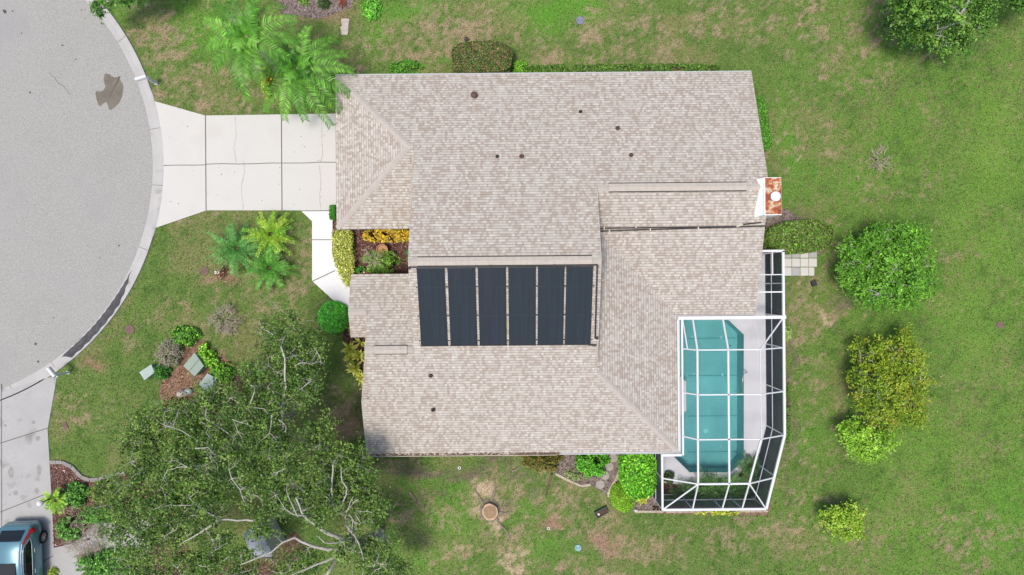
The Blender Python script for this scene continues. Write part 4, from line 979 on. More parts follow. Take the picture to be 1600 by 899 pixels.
oak_limbs = [
 L_(.17,.04,(538,858),(512,859),(490,854),(470,846),(460,840),(441,848),(424,863),(402,872),(378,882),z0=5.2,z1=6.9),
 L_(.19,.05,(540,842),(519,836),(499,825),(482,813),(475,806),(468,790),(462,778),z0=5.0,z1=7.2),
 L_(.09,.025,(475,806,6.6),(458,804),(445,795),(436,780),z0=6.6,z1=7.1), L_(.07,.02,(465,807,6.7),(460,797),(451,777),(447,765),z0=6.7,z1=7.2),
 L_(.10,.03,(538,846),(516,849),(507,848),(495,837),z0=5.8,z1=6.8),
 L_(.14,.04,(526,800),(520,782),(518,765),(519,748),(520,726),z0=5.4,z1=6.6), L_(.09,.025,(520,785,5.8),(510,777,6.4)),
 L_(.09,.025,(529,797),(541,773),(542,763),(534,751),(533,729),z0=5.6,z1=6.5), L_(.09,.03,(541,800),(552,786),(560,781),z0=5.2,z1=6.3), L_(.06,.02,(545,793,6.0),(552,776,6.5)),
 L_(.13,.03,(526,860),(521,872),(495,882),(475,891),(448,902),z0=5.4,z1=6.8), L_(.18,.12,(521,880),(508,902),z0=4.9,z1=5.4),
 L_(.10,.03,(550,835,5.2),(552,812),(546,805),z0=5.2,z1=6.2), L_(.07,.02,(556,805,5.6),(564,818,5.8)),
 L_(.12,.05,(587,850),(584,868),(580,886),z0=4.2,z1=5.2), L_(.06,.03,(590,862),(592,870),(583,887),z0=4.8,z1=5.4), L_(.08,.03,(540,820,5.4),(560,848),(568,876),z0=5.5,z1=6),
 L_(.20,.15,(597,830),(603,846),(611,868),z0=3.0,z1=2.4),
 L_(.17,.06,(440,668),(441,650),(441,630),(447,607),(445,585),(445,560),(439,542),z0=5.2,z1=6.2), L_(.07,.02,(439,636,5.7),(427,613),(418,605),z0=5.8,z1=6.2), L_(.10,.03,(456,620,5.4),(470,608),(486,596),z0=5.4,z1=6.1),
 L_(.11,.03,(405,658),(391,645),(391,631),(398,611),z0=5.6,z1=6.5), L_(.08,.025,(397,650,5.9),(388,640),(376,631),(360,622),z0=5.9,z1=6.4), L_(.07,.02,(427,664,5.8),(422,651),(413,639),(397,637),z0=5.8,z1=6.4),
 L_(.14,.03,(412,815),(397,814),(344,812),(323,800),(301,784),(296,778),z0=5.8,z1=7.0), L_(.09,.025,(344,812,6.4),(310,834),(295,843),(285,848),z0=6.4,z1=6.8), L_(.07,.02,(343,752),(326,741),(321,727),z0=6.7,z1=7), L_(.07,.02,(330,696),(310,688),(285,674),(270,668),z0=6.4,z1=6.8), L_(.06,.02,(345,697),(328,684),(322,676),z0=6.3,z1=6.8),
 L_(.05,.015,(295,700),(292,712),(283,720),z0=6.4,z1=6.6), L_(.09,.025,(372,694),(363,682),(341,667),(322,655),z0=6,z1=6.7), L_(.09,.025,(261,775),(240,755),(220,735),(203,722),z0=6.2,z1=6.3), L_(.05,.015,(363,694,6.3),(366,682),(372,675),z0=6.3,z1=6.7),
 L_(.06,.02,(300,790,6.6),(265,790),(240,796),z0=6.6,z1=6.8), L_(.05,.015,(290,800,6.4),(280,815),(275,828),z0=6.4,z1=6.7), L_(.08,.03,(385,790,6.4),(375,765),(362,748),(358,735),z0=6.4,z1=7)]
oak_cols = [(80, 112, 48), (66, 96, 42), (104, 136, 60), (52, 78, 38), (130, 156, 76)]
broadleaf('oak_tree', 'huge sprawling oak with pale bare limbs at lower left of the house', 'tree', (592, 838, 0), oak_lobes, oak_cols, (.125, .065), 2350, 33, .37, limbs=oak_limbs, hub=(552, 855, 4.0), trunk_r=.33, seed=11, twig_r=.012, twigfrac=.8, limb_k=.62, baretw=70)

# ---- lawn trees on the right
g1 = [(104, 158, 52), (86, 140, 44), (124, 176, 62), (72, 118, 40)]
broadleaf('shade_tree', 'largest round bright green tree on the right lawn beside the pool cage', 'tree', (1366, 424, 0),
  [(1350,420,2.2,40,42),(1395,385,2.5,50,36),(1430,420,2.2,38,38),(1390,440,2.8,55,40),(1340,390,1.8,26,20),(1425,375,1.9,28,24),(1405,465,1.9,44,22),(1330,435,1.7,22,20),(1445,445,1.7,22,20),(1375,362,1.9,16,16),(1360,470,1.6,22,16)],
  g1, (.15, .075), 520, 32, .30, trunk_r=.11, seed=21, bark='bark', twig_r=.014)
broadleaf('shade_tree', 'yellow tinged bushy tree in the middle of the right lawn row', 'tree', (1372, 600, 0),
  [(1395,560,2.0,48,34),(1425,600,2.0,30,45),(1380,610,2.4,46,46),(1395,650,1.9,48,20),(1345,580,1.6,22,26),(1340,540,1.3,14,12),(1415,530,1.5,18,14),(1430,650,1.6,20,18)],
  [(122, 150, 42), (142, 164, 50), (96, 130, 40), (168, 168, 64), (80, 114, 36), (178, 136, 60)], (.16, .07), 400, 32, .31, trunk_r=.10, seed=22, wts=[.28, .24, .22, .08, .16, .02])
broadleaf('shade_tree', 'small lime green tree just below the yellow tinged tree', 'tree', (1346, 683, 0),
  [(1340,690,1.7,24,24),(1370,695,1.7,30,20),(1355,710,1.5,26,12),(1330,668,1.3,18,14),(1390,690,1.2,14,14)], [(140, 186, 58), (120, 166, 50), (160, 200, 76), (98, 140, 46)], (.15, .08), 150, 30, .28, trunk_r=.06, seed=23)
broadleaf('shade_tree', 'smallest round yellow green tree alone on the lower right lawn', 'tree', (1304, 795, 0),
  [(1318,815,1.5,30,24),(1300,810,1.2,16,14),(1330,828,1.3,22,14),(1335,805,1.2,16,14)], [(142, 182, 56), (122, 164, 48), (168, 198, 76), (102, 138, 42), (176, 178, 76)], (.135, .07), 170, 30, .24, trunk_r=.05, seed=24)
broadleaf('leafy_tree', 'dark green tree with a bare white branch cut by the top right edge', 'tree', (1440, 40, 0),
  [(1420,15,4,34,26),(1460,5,4.8,60,34),(1450,50,3,44,22),(1490,68,2.4,30,16),(1515,30,3.6,38,24),(1540,5,3.6,28,24),(1480,-40,5,80,40),(1405,40,2.5,20,14)],
  [(78, 122, 46), (62, 100, 42), (104, 150, 58), (48, 82, 38), (132, 172, 72)], (.15, .085), 640, 32, .34, trunk_r=.2, seed=25, limbs=[L_(.06, .02, (1508, 10), (1515, 2), (1500, 22), z0=5.0, z1=5.2), L_(.07, .03, (1516, -4), (1508, 12), (1501, 24), z0=5.2, z1=5.0), L_(.04, .015, (1506, 25), (1508, 33), (1500, 42), z0=4.6, z1=4.2), L_(.03, .01, (1500, 34), (1480, 42), (1465, 46), z0=4.2, z1=4.2)], hub=(1450, 25, 2.2))
broadleaf('leafy_tree', 'sliver of dark green foliage at the top right corner of the lawn', 'tree', (1580, -10, 0), [(1592, 2, 2.4, 12, 16), (1610, -10, 3, 40, 20)], [(80, 124, 50), (64, 100, 44), (110, 150, 64)], (.17, .1), 90, 30, .32, trunk_r=.1, seed=26)
broadleaf('leafy_tree', 'dark green leaves hanging over the kerb at the top left', 'tree', (190, -40, 0), [(157, 10, 2.5, 12, 12), (166, 22, 2.0, 8, 6), (185, -4, 2.5, 26, 12), (200, -30, 3, 60, 26)], [(72, 116, 46), (60, 98, 42), (100, 146, 60)], (.17, .1), 110, 26, .28, trunk_r=.1, seed=27)

# ---- palms
def frond(rows, cols_, o, az_, elev, L, droop, ll, n_, rng, col, mb, wid=.028, v=.35, hang=.5):
    p = np.array(o, float); d = np.array([math.cos(az_)*math.cos(elev), math.sin(az_)*math.cos(elev), math.sin(elev)]); st = L/n_; pts = [p.copy()]
    bend = rng.uniform(-.25, .25)/n_
    for i in range(n_):
        e = elev - droop*((i+1)/n_)**1.3; az_ += bend
        d = np.array([math.cos(az_)*math.cos(e), math.sin(az_)*math.cos(e), math.sin(e)]); p = p+d*st; pts.append(p.copy())
        t = (i+1)/n_
        if t < .12: continue
        side = np.array([-math.sin(az_), math.cos(az_), 0]); up = np.cross(d, side)
        lw = ll*(math.sin(min(1, t*1.15+.12)*math.pi*.92)**.6*.85+.2)
        for sg in (-1, 1):
            for rep in range(1):
                dirv = side*sg*.9 + d*rng.uniform(.5, .72) + up*(v*rng.uniform(-.1, .6)) ; dirv /= np.linalg.norm(dirv)
                l_ = lw*rng.uniform(.85, 1.1); q0 = p+d*st*rng.uniform(-.15, .15); q2 = q0+dirv*l_*.55; q4 = q0+dirv*l_*.95+np.array([0, 0, -1])*l_*hang*rng.uniform(.5, 1.1)
                wv = np.cross(dirv, up); wv /= max(1e-6, np.linalg.norm(wv)); wv = wv*wid*.5*rng.uniform(.8, 1.2)
                rows.append([q0-wv*.5, q2-wv, q2+wv, q0+wv*.5]); rows.append([q2-wv, q4, q4+wv*.1, q2+wv]); c = col*math.exp(rng.normal(0, .26)); cols_.append(c); cols_.append(c*1.05)
    mb.tube([tuple(x) for x in pts], [.034*(1-.6*i/n_)+.006 for i in range(n_+1)], 5, cap=False)
M['rachis'] = mat('palm_rachis', C(206, 220, 150), .6, .1, 4)
def palm(name, label, base, top, fr_, cols, ll, n_, seed, trunk_r=.11, group=None, wid=.028, v=.35, droop=1.6, trunkmat='bark', hang=.5, flower=False):
    rng = np.random.default_rng(seed); b0 = P(*base); t0 = P(*top); root = thing(name, label, 'palm', (b0.x, b0.y, 0), group)
    mb = MB(); k = 8
    mb.tube([b0.lerp(t0, i/k)+Vector((0, 0, -.02 if i == 0 else 0)) for i in range(k+1)], [trunk_r*(1.25-.75*(i/k)**3) for i in range(k+1)], 10); mb.build('trunk', M[trunkmat], root, smooth=True)
    if trunk_r == .09: fr_ = fr_ + [(a_, 1.2, .9) for a_ in (20, 95, 170, 245, 320)]
    if trunk_r == .09: fr_ = [(a_, e_, l_*1.1) for a_, e_, l_ in fr_]
    for az_, elev, L in fr_:
        rows, cs, mb = [], [], MB()
        frond(rows, cs, t0, math.radians(az_), elev, L, droop*rng.uniform(.85, 1.15), ll, n_, rng, np.array(C(*cols[rng.integers(len(cols))], LEAFK)[:3]), mb, wid, v, hang)
        f_ = quadmesh('frond', np.array(rows), np.array(cs), M['leaf'], root)
        s_ = mb.build('rachis', M['rachis'], f_, loc=(0, 0, 0))
        s_.location = -Vector(root.location)
        for vv in (): pass
    if flower:
        mb = MB(); rnd = random.Random(seed)
        for k in range(26): mb.tube([t0+Vector((.1, -.1, .05)), t0+Vector((.35+rnd.uniform(-.1, .2), -.12+rnd.uniform(-.14, .14), rnd.uniform(-.05, .2)))], [.02, .012], 5)
        mb.build('flower_spray', M['flower_cream'], root)
M['flower_cream'] = mat('palm_flower', C(226, 206, 138), .8, .1, 8)
pc = [(82, 136, 46), (96, 150, 54), (68, 116, 42), (112, 164, 66)]
palm('queen_palm', 'tall feathery palm nearest the street with a thin leaning pale trunk', (443, 115, 0), (386, 58, 4.9),
  [(190, .5, 2.3), (215, .35, 2.6), (250, .3, 2.7), (268, .45, 2.9), (285, .4, 2.6), (330, .5, 2.2), (355, .4, 2.4), (25, .5, 2.5), (48, .4, 2.6), (75, .55, 2.3), (110, .5, 2.4), (140, .45, 2.5), (165, .6, 2.2), (60, 1.1, 1.5)], pc, .56, 42, 31, trunk_r=.09, wid=.044, droop=1.4, hang=.38)
palm('queen_palm', 'feathery palm with cream flower spray overhanging the garage roof corner', (492, 128, 0), (464, 107, 3.6),
  [(100, .4, 2.5), (128, .5, 2.2), (160, .35, 2.3), (195, .7, 1.7), (225, .3, 2.8), (250, .35, 2.7), (272, .45, 2.5), (294, .3, 3.1), (318, .3, 3.3), (338, .35, 2.9), (5, .4, 2.7), (22, .4, 2.6), (45, .45, 2.6), (70, .6, 2.1), (140, 1.05, 1.4)], pc, .56, 44, 32, trunk_r=.09, flower=True, wid=.044, droop=1.4, hang=.38)
def sm(n_, seed, L): 
    r = random.Random(seed); return [(i*360/n_+r.uniform(-9, 9), r.uniform(.15, 1.15), L*r.uniform(.8, 1.1)) for i in range(n_)]
palm('small_palm', 'dusty green low palm beside the red flowers, left of the two others', (371, 389, 0), (370, 388, .6), sm(30, 1, 1.7), [(84, 140, 66), (98, 154, 78), (76, 126, 60)], .26, 24, 33, .1, 'low palms on the front lawn', .035, .25, 1.25, 'bark_brown', .25)
palm('small_palm', 'yellow green low palm nearest the driveway', (425, 367, 0), (424, 366, .6), sm(26, 2, 1.5), [(118, 168, 50), (136, 178, 56), (150, 180, 60), (100, 150, 46)], .26, 22, 34, .1, 'low palms on the front lawn', .035, .25, 1.25, 'bark_brown', .25)
palm('small_palm', 'deep green low palm, lower one of the three on the lawn', (422, 419, 0), (421, 419, .6), sm(28, 3, 1.45), [(86, 144, 54), (100, 160, 62), (74, 128, 48)], .26, 22, 35, .1, 'low palms on the front lawn', .035, .25, 1.25, 'bark_brown', .25)
palm('fan_palm', 'bright green young palm at the driveway edge beside the globe lamp', (92, 780, 0), (88, 782, .7), sm(15, 4, .75), [(132, 172, 60), (112, 152, 50)], .28, 10, 36, .08, None, .07, .2, .9, 'bark_brown', .15)

# ---- hedges and shrubs
gA = [(72, 128, 40), (88, 146, 48), (58, 104, 36), (110, 160, 58)]
shrub('clipped_hedge', 'boxy clipped hedge with reddish top behind the north roof edge', 'hedge', 753, 91, 47, 24, 1.5, [(84, 112, 52), (70, 96, 46), (128, 100, 80), (150, 104, 84), (100, 128, 58), (60, 84, 44)], (.08, .05), 4, sq=3.4, wts=[.26, .2, .16, .1, .16, .12])
shrub('low_hedge', 'long narrow clipped hedge along the north wall', 'hedge', 968, 108, 152, 7, .5, [(88, 124, 48), (72, 106, 42), (108, 144, 56), (58, 86, 38)], (.09, .055), 3, sq=4, clump=.5, bare=.15)
shrub('shrub', 'small bright green shrub by the north wall near the palms', 'shrub', 632, 105, 24, 12, .5, gA, (.09, .05), 3.5)
shrub('shrub', 'lime green sprig beside the boxy clipped hedge', 'shrub', 812, 104, 12, 10, .6, [(120, 176, 56), (100, 156, 48)], (.1, .05), 2.6)
shrub('shrub', 'green shrub peeking out beyond the east gable edge', 'shrub', 1191, 192, 9, 42, .6, gA, (.09, .05), 3.5, rot=math.radians(10), sq=3)
shrub('shrub', 'broad leafy shrub mass between the chimney and the pool cage', 'shrub', 1250, 370, 50, 25, 1.1, [(92, 134, 46), (112, 154, 54), (74, 108, 40), (124, 130, 76), (84, 92, 54)], (.13, .055), 3.4, rot=math.radians(4), sq=2.6)
yv = [(176, 184, 84), (196, 200, 110), (150, 164, 66), (120, 144, 52), (208, 206, 132)]
hd = thing('variegated_hedge', 'cream and green variegated hedge along the white front walk', 'hedge', P(535, 400))
rngv = np.random.default_rng(7)
hp = PL([(521, 362), (549, 362), (550, 400), (552, 420), (550, 448), (541, 445), (527, 420), (521, 398)], .5)
a = np.array(hp); nn = 9000; x, y = rngv.uniform(a[:, 0].min()-.1, a[:, 0].max()+.1, nn), rngv.uniform(a[:, 1].min()-.1, a[:, 1].max()+.1, nn); k = inpoly(x+rngv.normal(0, .07, nn), y+rngv.normal(0, .07, nn), hp); x, y = x[k], y[k]; nn = len(x)
z = rngv.uniform(.05, .75, nn)**.6*.8; nr = rngv.normal(0, .6, (nn, 3)); nr[:, 2] = np.abs(nr[:, 2])+.6
quadmesh('foliage', leafquads(np.stack([x, y, z], 1), nr, rngv.uniform(.09, .17, nn), rngv.uniform(.035, .06, nn), rngv), pickcol(nn, yv, rngv, .2), M['leaf'], hd)
mb = MB(); rnd = random.Random(5)
for k in range(14):
    i = rnd.randrange(nn); mb.tube([(x[i], y[i], 0), (x[i]+.05, y[i], .3), (x[i], y[i]+.05, .6)], [.015, .012, .006], 5)
mb.build('stem', M['bark_brown'], hd)
shrub('clipped_hedge', 'small square green hedge at the garage corner above the white walk', 'hedge', 520, 332, 4.5, 11, .8, [(54, 116, 30), (66, 132, 38)], (.07, .045), 4, sq=6)
shrub('croton_row', 'golden yellow leaved row under the garage eave in the courtyard', 'shrub', 605, 368, 37, 9.5, .8, [(214, 182, 58), (226, 196, 84), (176, 148, 42), (110, 126, 40), (196, 160, 50)], (.17, .06), 2.0, sq=3.5, clump=.3, bare=.2)
cs = shrub('courtyard_shrub', 'rounded light green shrub with bare twiggy centre in the courtyard bed', 'shrub', 591, 410, 27, 20, 1.15, [(124, 166, 66), (104, 148, 54), (146, 180, 84), (90, 130, 48)], (.1, .05), 3.4, bare=.12, clump=.5)
mb = MB(); rnd = random.Random(6); c_ = P(583, 405, 1.1); twigs(mb, Vector((c_.x, c_.y, 1.0)), .42, 60, rnd, (.15, .4), .012, .3); mb.build('twigs', M['deadwood'], cs)
shrub('shrub', 'dark green leaves at the edge of the high roof in the courtyard', 'shrub', 640, 398, 6, 15, .8, [(64, 110, 54), (78, 126, 60)], (.16, .06), 2.6)
shrub('shrub', 'small green tuft below the twiggy courtyard shrub', 'shrub', 561, 422, 8, 5, .5, [(56, 112, 40), (70, 128, 48)], (.1, .05), 3)
shrub('ball_shrub', 'dense round emerald shrub beside the end of the white walk', 'shrub', 517, 496, 26, 26, 1.3, [(90, 182, 60), (106, 200, 70), (72, 152, 48), (124, 208, 84)], (.075, .045), 4.5, neat=True)
def strappy(name, label, px, py, spots, cols, L, seed, group=None):
    rng = np.random.default_rng(seed); c0 = P(px, py); root = thing(name, label, 'plant', (c0.x, c0.y, 0), group); rows, cl = [], []
    for sx, sy, n_, sc_ in spots:
        c = P(sx, sy)
        for k in range(n_):
            a = rng.uniform(0, 6.28); e = rng.uniform(.2, 1.1); l_ = L*sc_*rng.uniform(.7, 1.1); d = np.array([math.cos(a)*math.cos(e), math.sin(a)*math.cos(e), math.sin(e)]); s_ = np.array([-math.sin(a), math.cos(a), 0])*L*.085*sc_
            p0 = np.array(c)+np.array([0, 0, .05]); p1 = p0+d*l_*.5; p2 = p1+d*l_*.4+np.array([0, 0, -.25*l_]); co = np.array(C(*cols[rng.integers(len(cols))], LEAFK)[:3])*rng.uniform(.8, 1.2)
            rows.append([p0-s_*.4, p1-s_, p1+s_, p0+s_*.4]); rows.append([p1-s_, p2, p2+s_*.05, p1+s_]); cl += [co, co*1.08]
    quadmesh('foliage', np.array(rows), np.array(cl), M['leaf'], root); 
    mb = MB()
    for sx, sy, n_, sc_ in spots: c = P(sx, sy); mb.lathe((c.x, c.y, 0), [(.05, 0), (.035, .14)], 8)
    mb.build('stem', M['bark_brown'], root)
    return root
yc = [(186, 190, 76), (160, 170, 62), (204, 200, 100), (130, 148, 52)]
strappy('strap_leaf_plant', 'yellow green strappy plants clustered by the west gable wall', 556, 560, [(548, 545, 26, 1), (562, 555, 24, 1), (556, 575, 26, 1), (566, 590, 22, .9), (548, 562, 18, .9), (564, 535, 14, .8), (568, 605, 12, .7)], yc, .75, 51)
strappy('strap_leaf_plant', 'small yellow leaved plant squeezed beside the round emerald shrub', 546, 512, [(546, 510, 14, .7), (548, 520, 10, .6)], [(170, 176, 90), (140, 150, 70)], .45, 52)
shrub('shrub', 'olive and rust tinged shrub under the south gutter near the downspout', 'shrub', 848, 722, 28, 16, 1.2, [(96, 108, 46), (120, 112, 54), (84, 96, 42), (140, 104, 58), (76, 104, 40)], (.1, .035), 3.4)
shrub('shrub', 'round bright green shrub beside the stepping stones', 'shrub', 927, 726, 24, 21, 1.3, [(74, 148, 36), (90, 168, 46), (58, 118, 32), (120, 182, 60)], (.13, .06), 3.4)
shrub('shrub', 'large glossy green shrub against the left side of the pool cage', 'shrub', 998, 738, 27, 38, 1.7, [(88, 160, 38), (108, 182, 50), (70, 130, 34), (134, 190, 60)], (.17, .075), 3.2, sq=2.6)
shrub('shrub', 'dense yellow green clipped mound at the lawn tip below the glossy shrub', 'shrub', 974, 780, 19, 25, .9, [(118, 164, 38), (132, 178, 48), (96, 140, 34)], (.07, .04), 4, neat=True, rot=math.radians(20))
shrub('groundcover', 'yellow green low plants in a strip along the bottom of the pool cage', 'shrub', 1125, 802, 36, 4, .25, [(176, 190, 60), (150, 172, 54), (200, 206, 90)], (.13, .06), 1.6, clump=.4, bare=.35)
shrub('shrub', 'little yellow bush in the bark bed by the pool cage corner', 'shrub', 1004, 780, 9, 8, .4, [(186, 190, 80), (160, 166, 66)], (.12, .06), 2)
shrub('shrub', 'small striped leaf clump left of the round shrub by the south wall', 'shrub', 899, 743, 16, 9, .35, [(132, 148, 96), (100, 124, 64), (160, 170, 120)], (.16, .03), 1.6)
shrub('shrub', 'pale green low plant at the outside of the pool cage screen', 'shrub', 1232, 521, 6, 11, .4, [(160, 184, 110), (140, 170, 90)], (.08, .05), 2.6)
strp = [(88, 120, 52), (108, 140, 62), (76, 104, 46)]
shrub('low_hedge', 'thin green strip hugging the right side of the pool cage', 'hedge', 1232, 645, 4, 45, .25, strp, (.08, .045), 2.6, clump=.4, bare=.3)
# inside the cage
mb = MB(); mb.prism(bed_cage, .03, .05); struct(mb.build('mulch_bed', M['mulch']))
fc_ = [(60, 98, 52), (80, 120, 60), (48, 80, 46), (100, 138, 72)]
def fern(px, py, n_, L, seed, label, cols=fc_): palm('potted_palm' if 'pot' in label else 'fern_palm', label, (px, py, 0), (px, py, .45), [(i*360/n_+random.Random(seed+i).uniform(-12, 12), random.Random(seed*3+i).uniform(.3, 1.1), L*random.Random(seed*7+i).uniform(.75, 1.1)) for i in range(n_)], cols, .3, 14, seed, .05, None, .03, .25, 1.3, 'bark_brown', .3)
fern(1100, 762, 20, 1.2, 66, 'wide dark palm behind the bottom cage bar'); fern(1140, 768, 18, 1.1, 67, 'dark feathery palm right of middle in the bottom cage bed'); fern(1113, 768, 18, 1.15, 61, 'feathery dark green palm in the middle of the bottom cage bed'); fern(1168, 758, 16, 1.25, 62, 'feathery dark green palm in the lower right corner of the cage'); fern(1066, 772, 13, 1.0, 63, 'dark leafy palm left in the bottom cage bed', [(60, 92, 54), (78, 112, 62)]); fern(1146, 757, 12, .9, 64, 'pale tipped palm at the pool foot inside the cage', [(110, 146, 86), (84, 120, 66)]); fern(1172, 728, 12, .8, 65, 'small palm by the slanted cage wall near the pool corner')
shrub('cage_shrub', 'dark rounded leafy plant in the left corner of the cage', 'shrub', 1046, 748, 8, 9, .8, [(66, 88, 52), (86, 106, 62), (52, 72, 46)], (.2, .12), 2)
shrub('cage_shrub', 'low dark fringe of plants under the south end of the pool', 'shrub', 1128, 753, 32, 4, .4, [(60, 86, 52), (80, 106, 62)], (.14, .07), 2.2, clump=.35, bare=.3)
# utility island
shrub('shrub', 'dark green shrub at the top of the utility box bed', 'shrub', 285, 526, 22, 16, .8, [(78, 134, 44), (96, 156, 52), (64, 110, 40), (130, 176, 66)], (.12, .07), 2.8)
gs = shrub('grey_shrub', 'grey twiggy shrub with green fringe left of the utility boxes', 'shrub', 262, 552, 18, 21, .8, [(120, 128, 104), (92, 120, 62), (146, 148, 128)], (.09, .045), 1.8)
mb = MB(); rnd = random.Random(9); c_ = P(262, 552, .7); twigs(mb, Vector((c_.x, c_.y, .45)), .62, 170, rnd, (.15, .35), .012, .4); mb.build('twigs', M['deadwood'], gs)
shrub('shrub', 'small deep green shrub beside the smallest utility box', 'shrub', 250, 581, 14, 12, .6, [(56, 112, 40), (70, 130, 46), (48, 94, 36)], (.12, .07), 3)
shrub('shrub', 'lime green shrub right of the large utility box', 'shrub', 322, 556, 13, 20, .8, [(128, 184, 56), (108, 164, 48), (150, 198, 74)], (.13, .08), 2.6, rot=math.radians(30))
shrub('shrub', 'lime green shrub above the half hidden utility box', 'shrub', 344, 584, 20, 16, .8, [(124, 178, 56), (104, 158, 48), (84, 130, 44)], (.13, .08), 2.4)
shrub('shrub', 'brown and green low shrub at the foot of the utility bed', 'shrub', 272, 632, 20, 10, .5, [(120, 110, 72), (96, 110, 58), (140, 120, 86)], (.1, .05), 2)
# neighbour bed
nbc = [(84, 138, 56), (100, 156, 66), (70, 116, 48), (120, 168, 80)]
shrub('shrub', 'leafy green shrub beside the young palm at the neighbour bed', 'shrub', 112, 776, 18, 20, .9, nbc, (.11, .06), 2.8)
shrub('shrub', 'leafy green shrub right of the parked car', 'shrub', 104, 828, 22, 18, .9, nbc, (.11, .06), 2.6, clump=.5, bare=.2)
shrub('shrub', 'green shrub spreading above the bare twig bush', 'shrub', 150, 808, 34, 12, .9, nbc, (.11, .06), 2.4, clump=.5, bare=.2)
shrub('shrub', 'wide green shrub along the bottom edge near the pale walkway', 'shrub', 165, 884, 52, 22, 1.1, nbc, (.12, .065), 2.8)
shrub('shrub', 'yellow green tuft by the car at the bottom edge', 'shrub', 80, 897, 7, 8, .5, [(180, 196, 90), (150, 176, 70)], (.16, .04), 1.8)
shrub('shrub', 'sprawling green bush under the left side of the oak', 'shrub', 160, 770, 26, 18, .8, [(116, 136, 60), (96, 124, 54), (150, 144, 78)], (.11, .06), 1.8, clump=.5, bare=.3)
for (px, py, r, lab, n_, mt) in ((140, 842, .95, 'bare whitish twig bush lying over the pale walkway', 230, 'deadwood'), (128, 800, .55, 'pale bare branches among the shrubs of the neighbour bed', 40, 'deadwood'), (356, 500, .65, 'grey brown pile of dry twigs on the front lawn', 150, 'deadwood'), (1369, 250, .45, 'ring of dead grey twigs on the upper right lawn', 46, 'deadwood')):
    c_ = P(px, py); o = thing('dead_shrub', lab, 'shrub', (c_.x, c_.y, 0)); mb = MB(); rnd = random.Random(px)
    twigs(mb, Vector((c_.x, c_.y, .08)), r, n_, rnd, (.25, .6), .013, .4); mb.build('twigs', M[mt], o)
    mb = MB(); mb.lathe((c_.x, c_.y, -.02), [(.06, 0), (.04, .2)], 8); mb.build('stem', M['bark_brown'], o)
strappy('strap_leaf_plant', 'green strappy plant in the bark bed at the top edge', 475, 3, [(473, 2, 16, .8), (478, 6, 12, .7)], [(120, 160, 60), (96, 136, 50)], .6, 53)
strappy('strap_leaf_plant', 'dark red leaved plant in the bark bed at the top edge', 535, 6, [(534, 4, 18, .7), (540, 8, 10, .6)], [(126, 60, 44), (150, 80, 56)], .55, 54)
shrub('shrub', 'dark low shrub in the bark bed at the top edge', 'shrub', 505, 4, 10, 8, .4, [(60, 84, 46), (76, 98, 54)], (.1, .05), 2.4)
shrub('shrub', 'bright green shrub at the top edge near the pale slabs', 'shrub', 580, 12, 15, 16, .5, [(96, 164, 54), (116, 184, 66)], (.13, .05), 2.2)
shrub('croton_shrub', 'yellow spotted croton under the queen palms', 'shrub', 414, 126, 8, 24, .7, [(190, 180, 60), (90, 120, 44), (150, 156, 56), (206, 170, 60)], (.14, .06), 2.2)

# ================================================================== OBJECTS
# utility boxes
def cabinet(label, poly, h, m_, seam=None):
    pp = [P(x, y, h) for x, y in poly]; c = sum((Vector(p) for p in pp), Vector())/4
    o = thing('utility_box', label, 'utility box', (c.x, c.y, 0), 'pale green utility boxes')
    mb = MB(); mb.prism([(p.x, p.y) for p in pp], 0, h-.04); mb.build('cabinet', M[m_], o)
    mb = MB(); q = [c+(p-c)*1.035 for p in pp]; mb.prism([(p.x, p.y) for p in q], h-.05, h); lid = mb.build('lid', M[m_], o)
    if seam:
        a, b_ = pp[seam[0]].lerp(pp[seam[1]], .5), pp[seam[2]].lerp(pp[seam[3]], .5); mb = MB(); mb.bar(a+Vector((0, 0, .006)), b_+Vector((0, 0, .006)), .025, .01); mb.build('seam', M['joint'], lid)
cabinet('largest pale green utility box in the bark bed, seam across its lid', [(304, 552), (318, 572), (304, 588), (287, 572)], .8, 'boxgreen', (0, 1, 2, 3))
cabinet('utility box half hidden by the lime shrub under the oak edge', [(324, 584), (338, 592), (326, 614), (310, 602)], .6, 'boxpale')
cabinet('smallest pale utility box standing on the grass left of the bed', [(218, 582), (236, 570), (241, 582), (226, 594)], .4, 'boxpale')
# rock in the bed
def rock(name, label, px, py, r, h, m_, seed, cat='rock'):
    rnd = random.Random(seed); c = P(px, py); bm = bmesh.new(); bmesh.ops.create_icosphere(bm, subdivisions=2, radius=1)
    for v in bm.verts: v.co *= 1+rnd.uniform(-.18, .18)
    mb = MB(); bm.verts.index_update(); mb.mesh([(c.x+v.co.x*r, c.y+v.co.y*r*.75, h*.4+v.co.z*h*.6) for v in bm.verts], [tuple(v.index for v in f.verts) for f in bm.faces]); bm.free()
    return tag(mb.build(name, M[m_], loc=(c.x, c.y, 0)), label, cat)
rock('garden_rock', 'white and pinkish rock in the bark bed below the utility boxes', 287, 614, .3, .45, 'rock', 1); rock('garden_rock', 'smaller grey rock touching the white rock in the bed', 296, 611, .24, .3, 'boxpale', 2)
rock('garden_rock', 'white lump of stone at the tip of the clipped mound by the bed edging', 993, 797, .1, .2, 'white', 3)
